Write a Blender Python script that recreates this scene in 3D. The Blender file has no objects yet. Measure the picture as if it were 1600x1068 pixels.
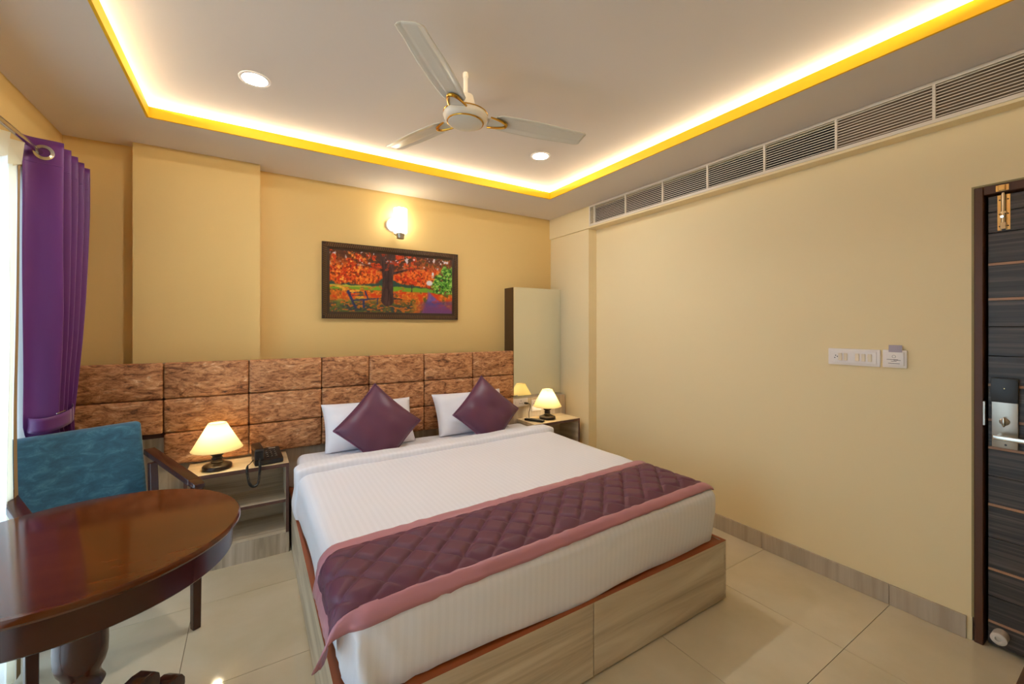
import bpy, bmesh, math, random
import numpy as np
from mathutils import Vector, Matrix, noise
from math import sin, cos, pi, radians, sqrt, atan2, hypot, degrees

random.seed(7)
sc = bpy.context.scene
COL = sc.collection

# ------------------------------------------------------------------ camera, light, exposure
H = 1.47                      # camera height
cam = bpy.data.cameras.new('camera')
cam.sensor_width = 36.0
cam.lens = 650 / 1600 * 36
cam.shift_y = -(534 - 511.5) / 1600
cam.clip_start = 0.02
camo = bpy.data.objects.new('camera', cam)
camo.location = (0, 0, H)
camo.rotation_euler = (radians(90), 0, radians(-32.0))
COL.objects.link(camo)
sc.camera = camo

DAY = 7.6                     # overcast sky seen through the window
COVE = 114.0                 # LED strip radiance
DOWN = 280.0                  # downlight lens radiance
SCONCE = 11.0
BULB = 75.0
EXPOSURE = 0.23

w = bpy.data.worlds.new('overcast_sky')
w.use_nodes = True
bg = w.node_tree.nodes['Background']
bg.inputs['Color'].default_value = (0.62, 0.81, 1.0, 1)
bg.inputs['Strength'].default_value = DAY
sc.world = w
sc.view_settings.view_transform = 'Standard'
sc.view_settings.look = 'None'
sc.view_settings.exposure = EXPOSURE
sc.view_settings.gamma = 1.0
sc.view_settings.use_curve_mapping = False
cy = sc.cycles
cy.use_denoising = True
cy.max_bounces = 10
cy.diffuse_bounces = 6
cy.glossy_bounces = 4
cy.transmission_bounces = 6
cy.transparent_max_bounces = 12
cy.caustics_reflective = False
cy.caustics_refractive = False
cy.sample_clamp_indirect = 6.0
cy.sample_clamp_direct = 0.0

# window portal: guides the sky light in through the opening, adds none
pl = bpy.data.lights.new('window_portal', 'AREA')
pl.shape = 'RECTANGLE'; pl.size = 2.6; pl.size_y = 2.2
pl.cycles.is_portal = True
po = bpy.data.objects.new('window_portal', pl)
po.location = (-1.06, 1.65, 1.12)
po.rotation_euler = (radians(90), 0, radians(-90))
COL.objects.link(po)

# ------------------------------------------------------------------ helpers
def lin(c):
    return tuple((x / 255 / 12.92) if x / 255 <= 0.04045 else ((x / 255 + 0.055) / 1.055) ** 2.4 for x in c[:3]) + (1.0,)

MATS = {}
def mat(name, rgb, rough=0.6, metal=0.0, spec=0.5, emit=None, estr=0.0, coat=0.0, sheen=0.0):
    m = bpy.data.materials.new(name); m.use_nodes = True
    b = m.node_tree.nodes['Principled BSDF']
    b.inputs['Base Color'].default_value = lin(rgb)
    b.inputs['Roughness'].default_value = rough
    b.inputs['Metallic'].default_value = metal
    b.inputs['Specular IOR Level'].default_value = spec
    b.inputs['Coat Weight'].default_value = coat
    b.inputs['Coat Roughness'].default_value = 0.08
    b.inputs['Sheen Weight'].default_value = sheen
    if emit:
        b.inputs['Emission Color'].default_value = emit + (1,) if len(emit) == 3 else emit
        b.inputs['Emission Strength'].default_value = estr
    MATS[name] = m
    return m

def nodes(m):
    return m.node_tree.nodes, m.node_tree.links, m.node_tree.nodes['Principled BSDF']

def streaks(m, stops, scale, rot=(0, 0, 0), detail=6, rough=0.55, bump=0.0, dist=0.6, nscale=1.0, bscale=None):
    """noise stretched along one axis of the object, coloured by a ramp"""
    n, l, b = nodes(m)
    tc = n.new('ShaderNodeTexCoord'); mp = n.new('ShaderNodeMapping')
    mp.inputs['Scale'].default_value = scale; mp.inputs['Rotation'].default_value = rot
    # per-object offset so alike pieces differ
    oi = n.new('ShaderNodeObjectInfo'); vm = n.new('ShaderNodeVectorMath'); vm.operation = 'SCALE'
    cx = n.new('ShaderNodeCombineXYZ')
    for i in range(3): l.new(oi.outputs['Random'], cx.inputs[i])
    l.new(cx.outputs[0], vm.inputs[0]); vm.inputs['Scale'].default_value = 23.0
    l.new(vm.outputs[0], mp.inputs['Location'])
    no = n.new('ShaderNodeTexNoise'); no.inputs['Scale'].default_value = nscale
    no.inputs['Detail'].default_value = detail; no.inputs['Roughness'].default_value = rough
    no.inputs['Distortion'].default_value = dist
    l.new(tc.outputs['Object'], mp.inputs['Vector']); l.new(mp.outputs[0], no.inputs['Vector'])
    rp = n.new('ShaderNodeValToRGB')
    el = rp.color_ramp.elements
    while len(el) < len(stops): el.new(0.5)
    for e, (p, c) in zip(el, stops): e.position = p; e.color = lin(c)
    l.new(no.outputs['Fac'], rp.inputs['Fac']); l.new(rp.outputs['Color'], b.inputs['Base Color'])
    if bump:
        bp = n.new('ShaderNodeBump'); bp.inputs['Strength'].default_value = bump; bp.inputs['Distance'].default_value = 0.004
        l.new(no.outputs['Fac'], bp.inputs['Height']); l.new(bp.outputs[0], b.inputs['Normal'])
    return m

def fine_bump(m, scale=300, strength=0.1, dist=0.001):
    n, l, b = nodes(m)
    tc = n.new('ShaderNodeTexCoord'); no = n.new('ShaderNodeTexNoise'); no.inputs['Scale'].default_value = scale
    no.inputs['Detail'].default_value = 3
    bp = n.new('ShaderNodeBump'); bp.inputs['Strength'].default_value = strength; bp.inputs['Distance'].default_value = dist
    l.new(tc.outputs['Object'], no.inputs['Vector']); l.new(no.outputs['Fac'], bp.inputs['Height'])
    l.new(bp.outputs[0], b.inputs['Normal'])
    return m

def tag(o, label=None, cat=None, group=None, kind=None):
    if label: o['label'] = label
    if cat: o['category'] = cat
    if group: o['group'] = group
    if kind: o['kind'] = kind
    return o

RM = {}          # world matrix of each root and part
def empty(name, loc, rz=0.0, label=None, cat=None, group=None, kind=None):
    o = bpy.data.objects.new(name, None); COL.objects.link(o)
    o.empty_display_size = 0.1
    o.location = loc; o.rotation_euler = (0, 0, rz)
    RM[o] = Matrix.Translation(loc) @ Matrix.Rotation(rz, 4, 'Z')
    return tag(o, label, cat, group, kind)

class MB:
    def __init__(s): s.v = []; s.f = []; s.col = None
    def add(s, vs, fs):
        o = len(s.v); s.v += [Vector(p) for p in vs]; s.f += [tuple(i + o for i in q) for q in fs]; return s
    def box(s, x0, x1, y0, y1, z0, z1):
        x0, x1 = min(x0, x1), max(x0, x1); y0, y1 = min(y0, y1), max(y0, y1); z0, z1 = min(z0, z1), max(z0, z1)
        return s.add([(x0,y0,z0),(x1,y0,z0),(x1,y1,z0),(x0,y1,z0),(x0,y0,z1),(x1,y0,z1),(x1,y1,z1),(x0,y1,z1)],
                     [(0,3,2,1),(4,5,6,7),(0,1,5,4),(1,2,6,5),(2,3,7,6),(3,0,4,7)])
    def beam(s, p0, p1, w, h, up=(0,0,1), w1=None, h1=None):
        p0, p1 = Vector(p0), Vector(p1); d = (p1 - p0).normalized(); up = Vector(up)
        if abs(d.dot(up)) > 0.99: up = Vector((0,1,0))
        a = d.cross(up).normalized(); b = a.cross(d).normalized()
        w1 = w if w1 is None else w1; h1 = h if h1 is None else h1
        vs = []
        for p, ww, hh in ((p0, w, h), (p1, w1, h1)):
            vs += [p - a*ww/2 - b*hh/2, p + a*ww/2 - b*hh/2, p + a*ww/2 + b*hh/2, p - a*ww/2 + b*hh/2]
        return s.add(vs, [(3,2,1,0),(4,5,6,7),(0,1,5,4),(1,2,6,5),(2,3,7,6),(3,0,4,7)])
    def lathe(s, prof, c=(0,0,0), seg=32, mtx=None, caps=True, closed=False):
        c = Vector(c); vs = []; fs = []
        for r, z in prof:
            for k in range(seg):
                a = 2*pi*k/seg; p = Vector((r*cos(a), r*sin(a), z))
                vs.append((mtx @ p if mtx else p) + c)
        n = len(prof)
        for i in range(n - 1 + (1 if closed else 0)):
            j = (i + 1) % n
            for k in range(seg):
                k2 = (k+1) % seg; fs.append((i*seg+k, i*seg+k2, j*seg+k2, j*seg+k))
        if caps and not closed:
            fs.append(tuple(reversed(range(seg)))); fs.append(tuple((n-1)*seg+k for k in range(seg)))
        return s.add(vs, fs)
    def torus(s, c, R, r, mtx=None, seg=28, ring=8, sy=1.0):
        c = Vector(c); vs = []; fs = []
        for k in range(seg):
            a = 2*pi*k/seg
            for q in range(ring):
                b = 2*pi*q/ring; p = Vector(((R+r*cos(b))*cos(a), (R+r*cos(b))*sin(a)*sy, r*sin(b)))
                vs.append((mtx @ p if mtx else p) + c)
        for k in range(seg):
            for q in range(ring):
                k2, q2 = (k+1) % seg, (q+1) % ring
                fs.append((k*ring+q, k2*ring+q, k2*ring+q2, k*ring+q2))
        return s.add(vs, fs)
    def tube(s, pts, r, seg=8):
        pts = [Vector(p) for p in pts]; vs = []; fs = []; n = len(pts)
        ref = Vector((0,0,1))
        for i, p in enumerate(pts):
            d = (pts[min(i+1, n-1)] - pts[max(i-1, 0)]).normalized()
            if abs(d.dot(ref)) > 0.95: ref = Vector((1,0,0)) if abs(d.x) < 0.9 else Vector((0,1,0))
            a = d.cross(ref).normalized(); b = a.cross(d).normalized(); ref = b
            rr = r[i] if isinstance(r, (list, tuple)) else r
            for k in range(seg):
                t = 2*pi*k/seg; vs.append(p + a*rr*cos(t) + b*rr*sin(t))
        for i in range(n-1):
            for k in range(seg):
                k2 = (k+1) % seg; fs.append((i*seg+k, i*seg+k2, (i+1)*seg+k2, (i+1)*seg+k))
        fs.append(tuple(reversed(range(seg)))); fs.append(tuple((n-1)*seg+k for k in range(seg)))
        return s.add(vs, fs)
    def grid(s, fn, nu, nv):
        vs = [fn(i/nu, j/nv) for j in range(nv+1) for i in range(nu+1)]; W = nu + 1
        return s.add(vs, [(j*W+i, j*W+i+1, (j+1)*W+i+1, (j+1)*W+i) for j in range(nv) for i in range(nu)])
    def rbox(s, lo, hi, r, n=(12, 12, 6)):
        """box rounded by clamping: every face a grid, corners become ellipsoid patches"""
        lo, hi = Vector(lo), Vector(hi); r = Vector(r) if not isinstance(r, (int, float)) else Vector((r,)*3)
        def axis(a):
            k = n[a]; e = 4
            pts = [lo[a] + r[a]*(1 - cos(pi/2*i/e)) for i in range(e)] if r[a] > 1e-5 else []
            pts += [lo[a]+r[a] + (hi[a]-lo[a]-2*r[a])*i/k for i in range(k+1)]
            if r[a] > 1e-5: pts += [hi[a] - r[a]*(1 - cos(pi/2*(e-1-i)/e)) for i in range(e)]
            return pts
        def shell(p):
            q = Vector([min(max(p[a], lo[a]+r[a]), hi[a]-r[a]) for a in range(3)])
            d = Vector([(p[a]-q[a])/r[a] if r[a] > 1e-6 else 0 for a in range(3)])
            if d.length < 1e-6: return p
            d.normalize()
            return Vector([q[a] + d[a]*r[a] for a in range(3)])
        X = [axis(0), axis(1), axis(2)]
        for a in range(3):
            b, c = (a+1) % 3, (a+2) % 3
            for side in (0, 1):
                B, Cc = X[b], X[c]; vs = []
                for q in Cc:
                    for p in B:
                        t = Vector((0,0,0)); t[a] = (lo, hi)[side][a]; t[b] = p; t[c] = q; vs.append(shell(t))
                W = len(B); fs = []
                for j in range(len(Cc)-1):
                    for i in range(W-1):
                        f = (j*W+i, j*W+i+1, (j+1)*W+i+1, (j+1)*W+i)
                        fs.append(f if side else tuple(reversed(f)))
                s.add(vs, fs)
        return s
    def warp(s, fn):
        s.v = [Vector(fn(p)) for p in s.v]; return s
    def build(s, name, m, parent=None, local=False, smooth=False, bevel=0.0, bseg=2, weld=False, angle=40, solid=0.0, subsurf=0):
        me = bpy.data.meshes.new(name)
        if parent is not None:
            Mx = RM[parent]; inv = Matrix.Identity(4) if local else Mx.inverted()
        else:
            xs = [p.x for p in s.v]; ys = [p.y for p in s.v]; zs = [p.z for p in s.v]
            o = Vector(((min(xs)+max(xs))/2, (min(ys)+max(ys))/2, min(zs)))
            Mx = Matrix.Translation(o); inv = Mx.inverted()
        me.from_pydata([inv @ p for p in s.v], [], s.f)
        if bevel or weld:
            bm = bmesh.new(); bm.from_mesh(me)
            if weld: bmesh.ops.remove_doubles(bm, verts=bm.verts, dist=1e-5)
            if bevel:
                bmesh.ops.bevel(bm, geom=list(bm.edges), offset=bevel, segments=bseg, profile=0.6, affect='EDGES', clamp_overlap=True)
            bmesh.ops.recalc_face_normals(bm, faces=bm.faces)
            bm.to_mesh(me); bm.free()
        me.materials.append(m)
        if smooth or bevel:
            me.polygons.foreach_set('use_smooth', [True]*len(me.polygons))
            me.set_sharp_from_angle(angle=radians(angle))
        me.update()
        ob = bpy.data.objects.new(name, me); COL.objects.link(ob)
        if parent is not None:
            ob.parent = parent; RM[ob] = Mx.copy()
        else:
            ob.location = Mx.translation; RM[ob] = Mx
        if solid:
            md = ob.modifiers.new('thickness', 'SOLIDIFY'); md.thickness = solid; md.offset = 0
        if subsurf:
            md = ob.modifiers.new('smooth', 'SUBSURF'); md.levels = md.render_levels = subsurf
        return ob

def copy_tree(o, parent=None):
    c = o.copy(); COL.objects.link(c)
    if parent is not None: c.parent = parent
    for ch in list(o.children): copy_tree(ch, c)
    return c

def N(p, s=1.0, off=0.0):
    return noise.noise(Vector((p[0]*s+off, p[1]*s+off*1.7, p[2]*s-off)))

# ------------------------------------------------------------------ materials
cream = fine_bump(mat('cream_wall_paint', (236, 217, 174), 0.72), 220, 0.05)
yellowwall = fine_bump(mat('yellow_wall_paint', (230, 196, 128), 0.72), 220, 0.05)
white_ceiling = fine_bump(mat('white_ceiling_paint', (224, 214, 204), 0.85), 200, 0.05)
lip_yellow = mat('yellow_lip_paint', (244, 190, 0), 0.6)
grout = mat('tile_grout', (120, 104, 80), 0.8)
tile = mat('vitrified_floor_tile', (205, 190, 160), 0.07, spec=0.5)
streaks(tile, [(0.3, (204, 190, 160)), (0.7, (219, 206, 180))], (3, 3, 3), detail=8, dist=0.2)
skirt = mat('grey_skirting_tile', (176, 160, 142), 0.25)
streaks(skirt, [(0.35, (172, 157, 138)), (0.65, (190, 176, 158))], (22, 22, 1.2), detail=4, dist=0.2)
def laminate(name, a, b_, c, scale, rough=0.38):
    m = mat(name, a, rough)
    return streaks(m, [(0.32, a), (0.5, b_), (0.66, c)], scale, detail=5, rough=0.62, dist=0.9)
LA, LB, LC = (160, 142, 118), (198, 182, 158), (218, 206, 186)
lam_x = laminate('ash_laminate_grain_across', LA, LB, LC, (0.8, 9, 9))
lam_y = laminate('ash_laminate_grain_along', LA, LB, LC, (9, 0.8, 9))
lam_z = laminate('ash_laminate_grain_upright', (150, 135, 116), (184, 170, 150), (208, 196, 180), (13, 13, 0.8))
lam_top = laminate('pale_laminate_top', (190, 165, 125), (214, 190, 150), (228, 208, 172), (1.5, 14, 9))
edge_brown = mat('brown_edge_band', (92, 62, 54), 0.45)
edge_orange = mat('orange_brown_edge_band', (150, 74, 28), 0.5)
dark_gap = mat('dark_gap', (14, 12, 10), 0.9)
stone_fab = mat('stone_print_upholstery', (160, 105, 65), 0.6)
def stone(m):
    n, l, b = nodes(m)
    tc = n.new('ShaderNodeTexCoord'); mp = n.new('ShaderNodeMapping')
    mp.inputs['Rotation'].default_value = (0, radians(14), 0); mp.inputs['Scale'].default_value = (4.5, 4.5, 11.0)
    oi = n.new('ShaderNodeObjectInfo'); cx = n.new('ShaderNodeCombineXYZ'); vm = n.new('ShaderNodeVectorMath'); vm.operation = 'SCALE'
    for i in range(3): l.new(oi.outputs['Random'], cx.inputs[i])
    l.new(cx.outputs[0], vm.inputs[0]); vm.inputs['Scale'].default_value = 37.0; l.new(vm.outputs[0], mp.inputs['Location'])
    l.new(tc.outputs['Object'], mp.inputs['Vector'])
    a = n.new('ShaderNodeTexNoise'); a.inputs['Scale'].default_value = 2.2; a.inputs['Detail'].default_value = 12; a.inputs['Roughness'].default_value = 0.72; a.inputs['Distortion'].default_value = 1.3
    l.new(mp.outputs[0], a.inputs['Vector'])
    r = n.new('ShaderNodeValToRGB'); e = r.color_ramp.elements
    for i in range(3): e.new(0.5)
    for q, (p, c) in zip(e, [(0.33, (78, 44, 24)), (0.43, (156, 100, 60)), (0.51, (192, 134, 88)), (0.60, (210, 156, 110)), (0.68, (240, 206, 170))]): q.position = p; q.color = lin(c)
    l.new(a.outputs['Fac'], r.inputs['Fac'])
    # fine dark speckle lines
    m2 = n.new('ShaderNodeMapping'); m2.inputs['Rotation'].default_value = (0, radians(13), 0); m2.inputs['Scale'].default_value = (26, 26, 80)
    l.new(tc.outputs['Object'], m2.inputs['Vector'])
    f = n.new('ShaderNodeTexNoise'); f.inputs['Scale'].default_value = 1.0; f.inputs['Detail'].default_value = 6; f.inputs['Roughness'].default_value = 0.7
    l.new(m2.outputs[0], f.inputs['Vector'])
    r2 = n.new('ShaderNodeValToRGB'); e = r2.color_ramp.elements; e[0].position = 0.36; e[0].color = (0.36, 0.28, 0.22, 1); e[1].position = 0.5; e[1].color = (1, 1, 1, 1)
    l.new(f.outputs['Fac'], r2.inputs['Fac'])
    mx = n.new('ShaderNodeMix'); mx.data_type = 'RGBA'; mx.blend_type = 'MULTIPLY'; mx.inputs['Factor'].default_value = 0.85
    l.new(r.outputs[0], mx.inputs['A']); l.new(r2.outputs[0], mx.inputs['B'])
    l.new(mx.outputs['Result'], b.inputs['Base Color'])
    bp = n.new('ShaderNodeBump'); bp.inputs['Strength'].default_value = 0.6; bp.inputs['Distance'].default_value = 0.008
    l.new(a.outputs['Fac'], bp.inputs['Height']); l.new(bp.outputs[0], b.inputs['Normal'])
stone(stone_fab)
darkwood = mat('polished_dark_wood', (92, 44, 20), 0.10, spec=0.42)
streaks(darkwood, [(0.3, (70, 30, 8)), (0.7, (98, 44, 12))], (2.2, 16, 16), detail=6, dist=0.5)
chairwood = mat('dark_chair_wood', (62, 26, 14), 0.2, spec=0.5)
teal = mat('teal_mottled_fabric', (44, 104, 132), 0.7, sheen=0.3)
streaks(teal, [(0.3, (22, 72, 98)), (0.52, (40, 98, 126)), (0.72, (78, 136, 160))], (12, 12, 26), detail=8, rough=0.72, dist=0.7)
def stripes(m, freq, c0, c1, axis='X'):
    n, l, b = nodes(m)
    tc = n.new('ShaderNodeTexCoord'); wv = n.new('ShaderNodeTexWave'); wv.bands_direction = axis
    wv.inputs['Scale'].default_value = freq
    l.new(tc.outputs['Object'], wv.inputs['Vector'])
    r = n.new('ShaderNodeValToRGB'); e = r.color_ramp.elements
    e[0].position = 0.42; e[0].color = lin(c0); e[1].position = 0.58; e[1].color = lin(c1)
    l.new(wv.outputs['Fac'], r.inputs['Fac']); l.new(r.outputs[0], b.inputs['Base Color'])
    return m
sheetw = stripes(mat('white_sateen_stripe_cotton', (236, 233, 236), 0.55, sheen=0.2), 11.0, (233, 233, 242), (236, 236, 245))
pillow_white = fine_bump(mat('white_pillow_cotton', (234, 235, 245), 0.65, sheen=0.2), 60, 0.06, 0.004)
plum = mat('plum_satin', (94, 52, 76), 0.40)
plum_piping = mat('plum_piping', (120, 72, 104), 0.45)
quilt = mat('plum_quilted_satin', (94, 46, 68), 0.52)
mauve = mat('mauve_satin_border', (178, 122, 134), 0.38)
curtain_m = mat('purple_curtain_satin', (98, 32, 110), 0.45, sheen=0.25)
def sheer(name, rgb, alpha):
    m = bpy.data.materials.new(name); m.use_nodes = True
    n, l = m.node_tree.nodes, m.node_tree.links; n.remove(n['Principled BSDF'])
    out = n['Material Output']
    d = n.new('ShaderNodeBsdfDiffuse'); t = n.new('ShaderNodeBsdfTranslucent'); p = n.new('ShaderNodeBsdfTransparent')
    d.inputs[0].default_value = lin(rgb); t.inputs[0].default_value = lin(rgb)
    a = n.new('ShaderNodeMixShader'); a.inputs[0].default_value = 0.55; l.new(d.outputs[0], a.inputs[1]); l.new(t.outputs[0], a.inputs[2])
    c = n.new('ShaderNodeMixShader'); c.inputs[0].default_value = alpha; l.new(a.outputs[0], c.inputs[1]); l.new(p.outputs[0], c.inputs[2])
    l.new(c.outputs[0], out.inputs[0]); return m
sheer_m = sheer('ivory_sheer_voile', (240, 238, 232), 0.12)
hem_m = sheer('ivory_sheer_hem', (244, 236, 212), 0.04)
lace_m = fine_bump(mat('tan_lace_trim', (168, 140, 96), 0.9), 400, 0.6, 0.003)
def glass(name):
    m = bpy.data.materials.new(name); m.use_nodes = True
    n, l = m.node_tree.nodes, m.node_tree.links; n.remove(n['Principled BSDF'])
    g = n.new('ShaderNodeBsdfGlossy'); g.inputs['Roughness'].default_value = 0.0
    p = n.new('ShaderNodeBsdfTransparent'); p.inputs[0].default_value = (0.95, 0.97, 0.97, 1); f = n.new('ShaderNodeFresnel'); f.inputs[0].default_value = 1.45
    x = n.new('ShaderNodeMixShader'); l.new(f.outputs[0], x.inputs[0]); l.new(p.outputs[0], x.inputs[1]); l.new(g.outputs[0], x.inputs[2])
    l.new(x.outputs[0], n['Material Output'].inputs[0]); return m
glass_m = glass('window_glass')
alu = mat('window_aluminium', (190, 186, 178), 0.4, 0.6)
steel = mat('brushed_steel', (176, 168, 156), 0.32, 1.0)
chrome = mat('polished_chrome', (210, 204, 194), 0.14, 1.0)
brass = mat('polished_brass', (206, 170, 112), 0.22, 1.0)
gold = mat('gold_trim', (214, 164, 66), 0.22, 1.0)
fan_white = mat('ivory_fan_enamel', (232, 220, 200), 0.3)
fan_blade = mat('pale_fan_blade_enamel', (222, 216, 200), 0.22)
plastic_white = mat('white_switch_plastic', (238, 230, 226), 0.35)
rocker_m = mat('ivory_rocker_plastic', (232, 214, 186), 0.35)
card_m = mat('grey_lilac_card', (168, 158, 172), 0.5)
ink = mat('grey_ink', (96, 88, 92), 0.8)
black_pl = mat('black_plastic', (24, 19, 18), 0.35)
black_soft = mat('black_cord_rubber', (20, 17, 16), 0.5)
key_m = mat('phone_key_plastic', (60, 54, 52), 0.4)
key_ink = mat('pale_key_print', (205, 200, 195), 0.6)
lamp_dark = mat('dark_lamp_metal', (52, 40, 33), 0.36, 0.5)
shade_m = bpy.data.materials.new('cream_lampshade_fabric'); shade_m.use_nodes = True
def shade_setup(m):
    n, l = m.node_tree.nodes, m.node_tree.links; n.remove(n['Principled BSDF'])
    d = n.new('ShaderNodeBsdfDiffuse'); t = n.new('ShaderNodeBsdfTranslucent')
    d.inputs[0].default_value = lin((242, 226, 178)); t.inputs[0].default_value = lin((246, 224, 158))
    a = n.new('ShaderNodeMixShader'); a.inputs[0].default_value = 0.5
    l.new(d.outputs[0], a.inputs[1]); l.new(t.outputs[0], a.inputs[2]); l.new(a.outputs[0], n['Material Output'].inputs[0])
shade_setup(shade_m)
def emis(name, rgb, s):
    m = bpy.data.materials.new(name); m.use_nodes = True
    n, l = m.node_tree.nodes, m.node_tree.links; n.remove(n['Principled BSDF'])
    e = n.new('ShaderNodeEmission'); e.inputs[0].default_value = rgb + (1,); e.inputs[1].default_value = s
    l.new(e.outputs[0], n['Material Output'].inputs[0]); return m
led_m = emis('warm_led_strip', (1.0, 0.88, 0.68), COVE)
down_m = emis('downlight_lens', (1.0, 0.97, 0.92), DOWN)
sconce_m = emis('lit_opal_glass', (1.0, 0.90, 0.68), SCONCE)
bulb_m = emis('lit_bulb', (1.0, 0.82, 0.54), BULB)
mirror_m = mat('mirror_silvering', (236, 238, 230), 0.0, 1.0)
mirror_box = mat('dark_mirror_box_laminate', (72, 48, 28), 0.45)
frame_m = mat('dark_carved_picture_frame', (58, 36, 20), 0.45)
bead_m = mat('brown_carved_beading', (96, 66, 38), 0.35)
grille_w = mat('white_grille_enamel', (226, 214, 198), 0.4)
plenum_dark = mat('dark_plenum', (20, 14, 9), 0.9)
plenum_board = mat('brown_plenum_board', (112, 94, 74), 0.9)
doorframe_m = mat('dark_brown_door_frame', (80, 46, 26), 0.5)
architrave_m = mat('grey_beige_plaster_edge', (150, 136, 96), 0.8)
doorwood = mat('black_ebony_veneer', (52, 48, 48), 0.42)
streaks(doorwood, [(0.3, (26, 20, 19)), (0.5, (58, 50, 47)), (0.70, (104, 92, 84))], (4, 0.9, 60), detail=6, rough=0.6, dist=0.5)
inlay_m = mat('copper_brown_inlay', (176, 132, 102), 0.45)
rubber_w = mat('white_stopper_plastic', (214, 204, 194), 0.5)

# ------------------------------------------------------------------ room shell
XL, XR, YB, YF, ZS, ZC = -0.99, 2.885, 3.68, -0.40, 2.656, 2.755
# right wall leans a hair off square: its own frame, local x runs into the room's right
RROT = -math.atan(0.0145)
def rw(u, y):  # point on right wall frame (u = distance in front of the wall, towards the room)
    return (2.864 + 0.0145*y - u, y)

floor = MB().box(XL-0.1, 3.05, YF-0.1, YB+0.1, -0.12, -0.004).build('floor', grout)
tag(floor, kind='structure')
xs = [-0.262 + 0.64*k for k in range(-2, 7)]
ys = [0.81 + 0.645*k for k in range(-3, 6)]
for i in range(len(xs)-1):
    for j in range(len(ys)-1):
        x0, x1 = max(xs[i], XL), min(xs[i+1], 2.93); y0, y1 = max(ys[j], YF), min(ys[j+1], YB)
        if x1-x0 < 0.02 or y1-y0 < 0.02: continue
        MB().box(x0+0.0013, x1-0.0013, y0+0.0013, y1-0.0013, -0.006, 0.0).build('floor_tile', tile, floor)

ceiling = MB().box(XL-0.1, 3.05, YF-0.1, YB+0.1, ZC, ZC+0.1).build('ceiling', white_ceiling)
tag(ceiling, kind='structure')
CX0, CX1, CY0, CY1 = -0.494, 2.332, 0.20, 3.073
b = MB()
b.box(XL, CX0-0.012, YF, YB, ZS, ZS+0.012).box(CX1+0.012, 2.90, YF, YB, ZS, ZS+0.012)
b.box(CX0-0.012, CX1+0.012, CY1+0.012, YB, ZS, ZS+0.012).box(CX0-0.012, CX1+0.012, YF, CY0-0.012, ZS, ZS+0.012)
b.build('soffit', white_ceiling, ceiling)
t = 0.012; zl = 2.717
MB().box(CX0-t, CX0, CY0-t, CY1+t, ZS, zl).build('yellow_lip', lip_yellow, ceiling)
MB().box(CX1, CX1+t, CY0-t, CY1+t, ZS, zl).build('yellow_lip', lip_yellow, ceiling)
MB().box(CX0, CX1, CY1, CY1+t, ZS, zl).build('yellow_lip', lip_yellow, ceiling)
MB().box(CX0, CX1, CY0-t, CY0, ZS, zl).build('yellow_lip', lip_yellow, ceiling)
d = 0.14   # cavity back board carrying the LED strip
cav = [(CX0-d, CX0-d, CY0-d, CY1+d, (1,0)), (CX1+d, CX1+d, CY0-d, CY1+d, (-1,0)), (CX0-d, CX1+d, CY1+d, CY1+d, (0,-1)), (CX0-d, CX1+d, CY0-d, CY0-d, (0,1))]
for x0, x1, y0, y1, (nx, ny) in cav:
    bb = MB()
    bb.box(x0-(0.02 if nx > 0 else 0), x1+(0.02 if nx < 0 else 0), y0-(0.02 if ny > 0 else 0), y1+(0.02 if ny < 0 else 0), ZS+0.012, ZC)
    bb.build('cove_board', white_ceiling, ceiling)
    e = 0.03
    q = MB()
    if nx: 
        xx = x0 + nx*0.004
        vs = [(xx, y0+e, 2.722), (xx, y1-e, 2.722), (xx, y1-e, 2.740), (xx, y0+e, 2.740)]
    else:
        yy = y0 + ny*0.004
        vs = [(x0+e, yy, 2.722), (x1-e, yy, 2.722), (x1-e, yy, 2.740), (x0+e, yy, 2.740)]
    n_ = (Vector(vs[1])-Vector(vs[0])).cross(Vector(vs[2])-Vector(vs[0]))
    if n_.x*nx + n_.y*ny < 0: vs.reverse()
    q.add(vs, [(0,1,2,3)]).build('led_strip', led_m, ceiling)

wall_back = MB().box(XL-0.1, 3.05, YB, YB+0.1, 0, ZC).build('wall_back', yellowwall)
tag(wall_back, kind='structure')
MB().box(-0.648, 0.05, 3.541, YB+0.01, 0, ZS).build('column', yellowwall, wall_back)
MB().box(XL, -0.648, 3.637, YB+0.01, 0, ZS).build('recess_lining', yellowwall, wall_back)

WY0, WY1, WZ1 = 0.30, 3.02, 2.24
b = MB().box(XL-0.1, XL, YF-0.1, WY0, 0, ZC).box(XL-0.1, XL, WY1, YB+0.1, 0, ZC).box(XL-0.1, XL, WY0, WY1, WZ1, ZC)
wall_left = tag(b.build('wall_left', yellowwall), kind='structure')
wall_front = tag(MB().box(XL-0.1, 3.05, YF-0.1, YF, 0, ZC).build('wall_front', cream), kind='structure')
# right wall with the door opening
wall_right = empty('wall_right', (2.864, 0, 0), RROT, kind='structure')
def rl(u): return -u         # local x on the right wall frame
DY0, DY1, DZ = -0.365, 0.512, 2.127
b = MB().box(0, 0.12, DY1, YB+0.05, 0, ZC).box(0, 0.12, YF-0.05, DY0, 0, ZC).box(0, 0.12, DY0, DY1, DZ, ZC)
b.build('plaster', cream, wall_right, local=True)
MB().box(2.805, 2.95, 3.068, YB, 0, ZS).build('pillar', cream, wall_right)
b = MB().box(2.788, 2.95, YF, YB, 2.440, 2.472).box(2.788, 2.95, YF, YB, 2.638, ZS).box(2.788, 2.95, 3.024, YB, 2.472, 2.638).box(2.860, 2.95, YF, 3.024, 2.472, 2.638)
b.build('beam', cream, wall_right)

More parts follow.
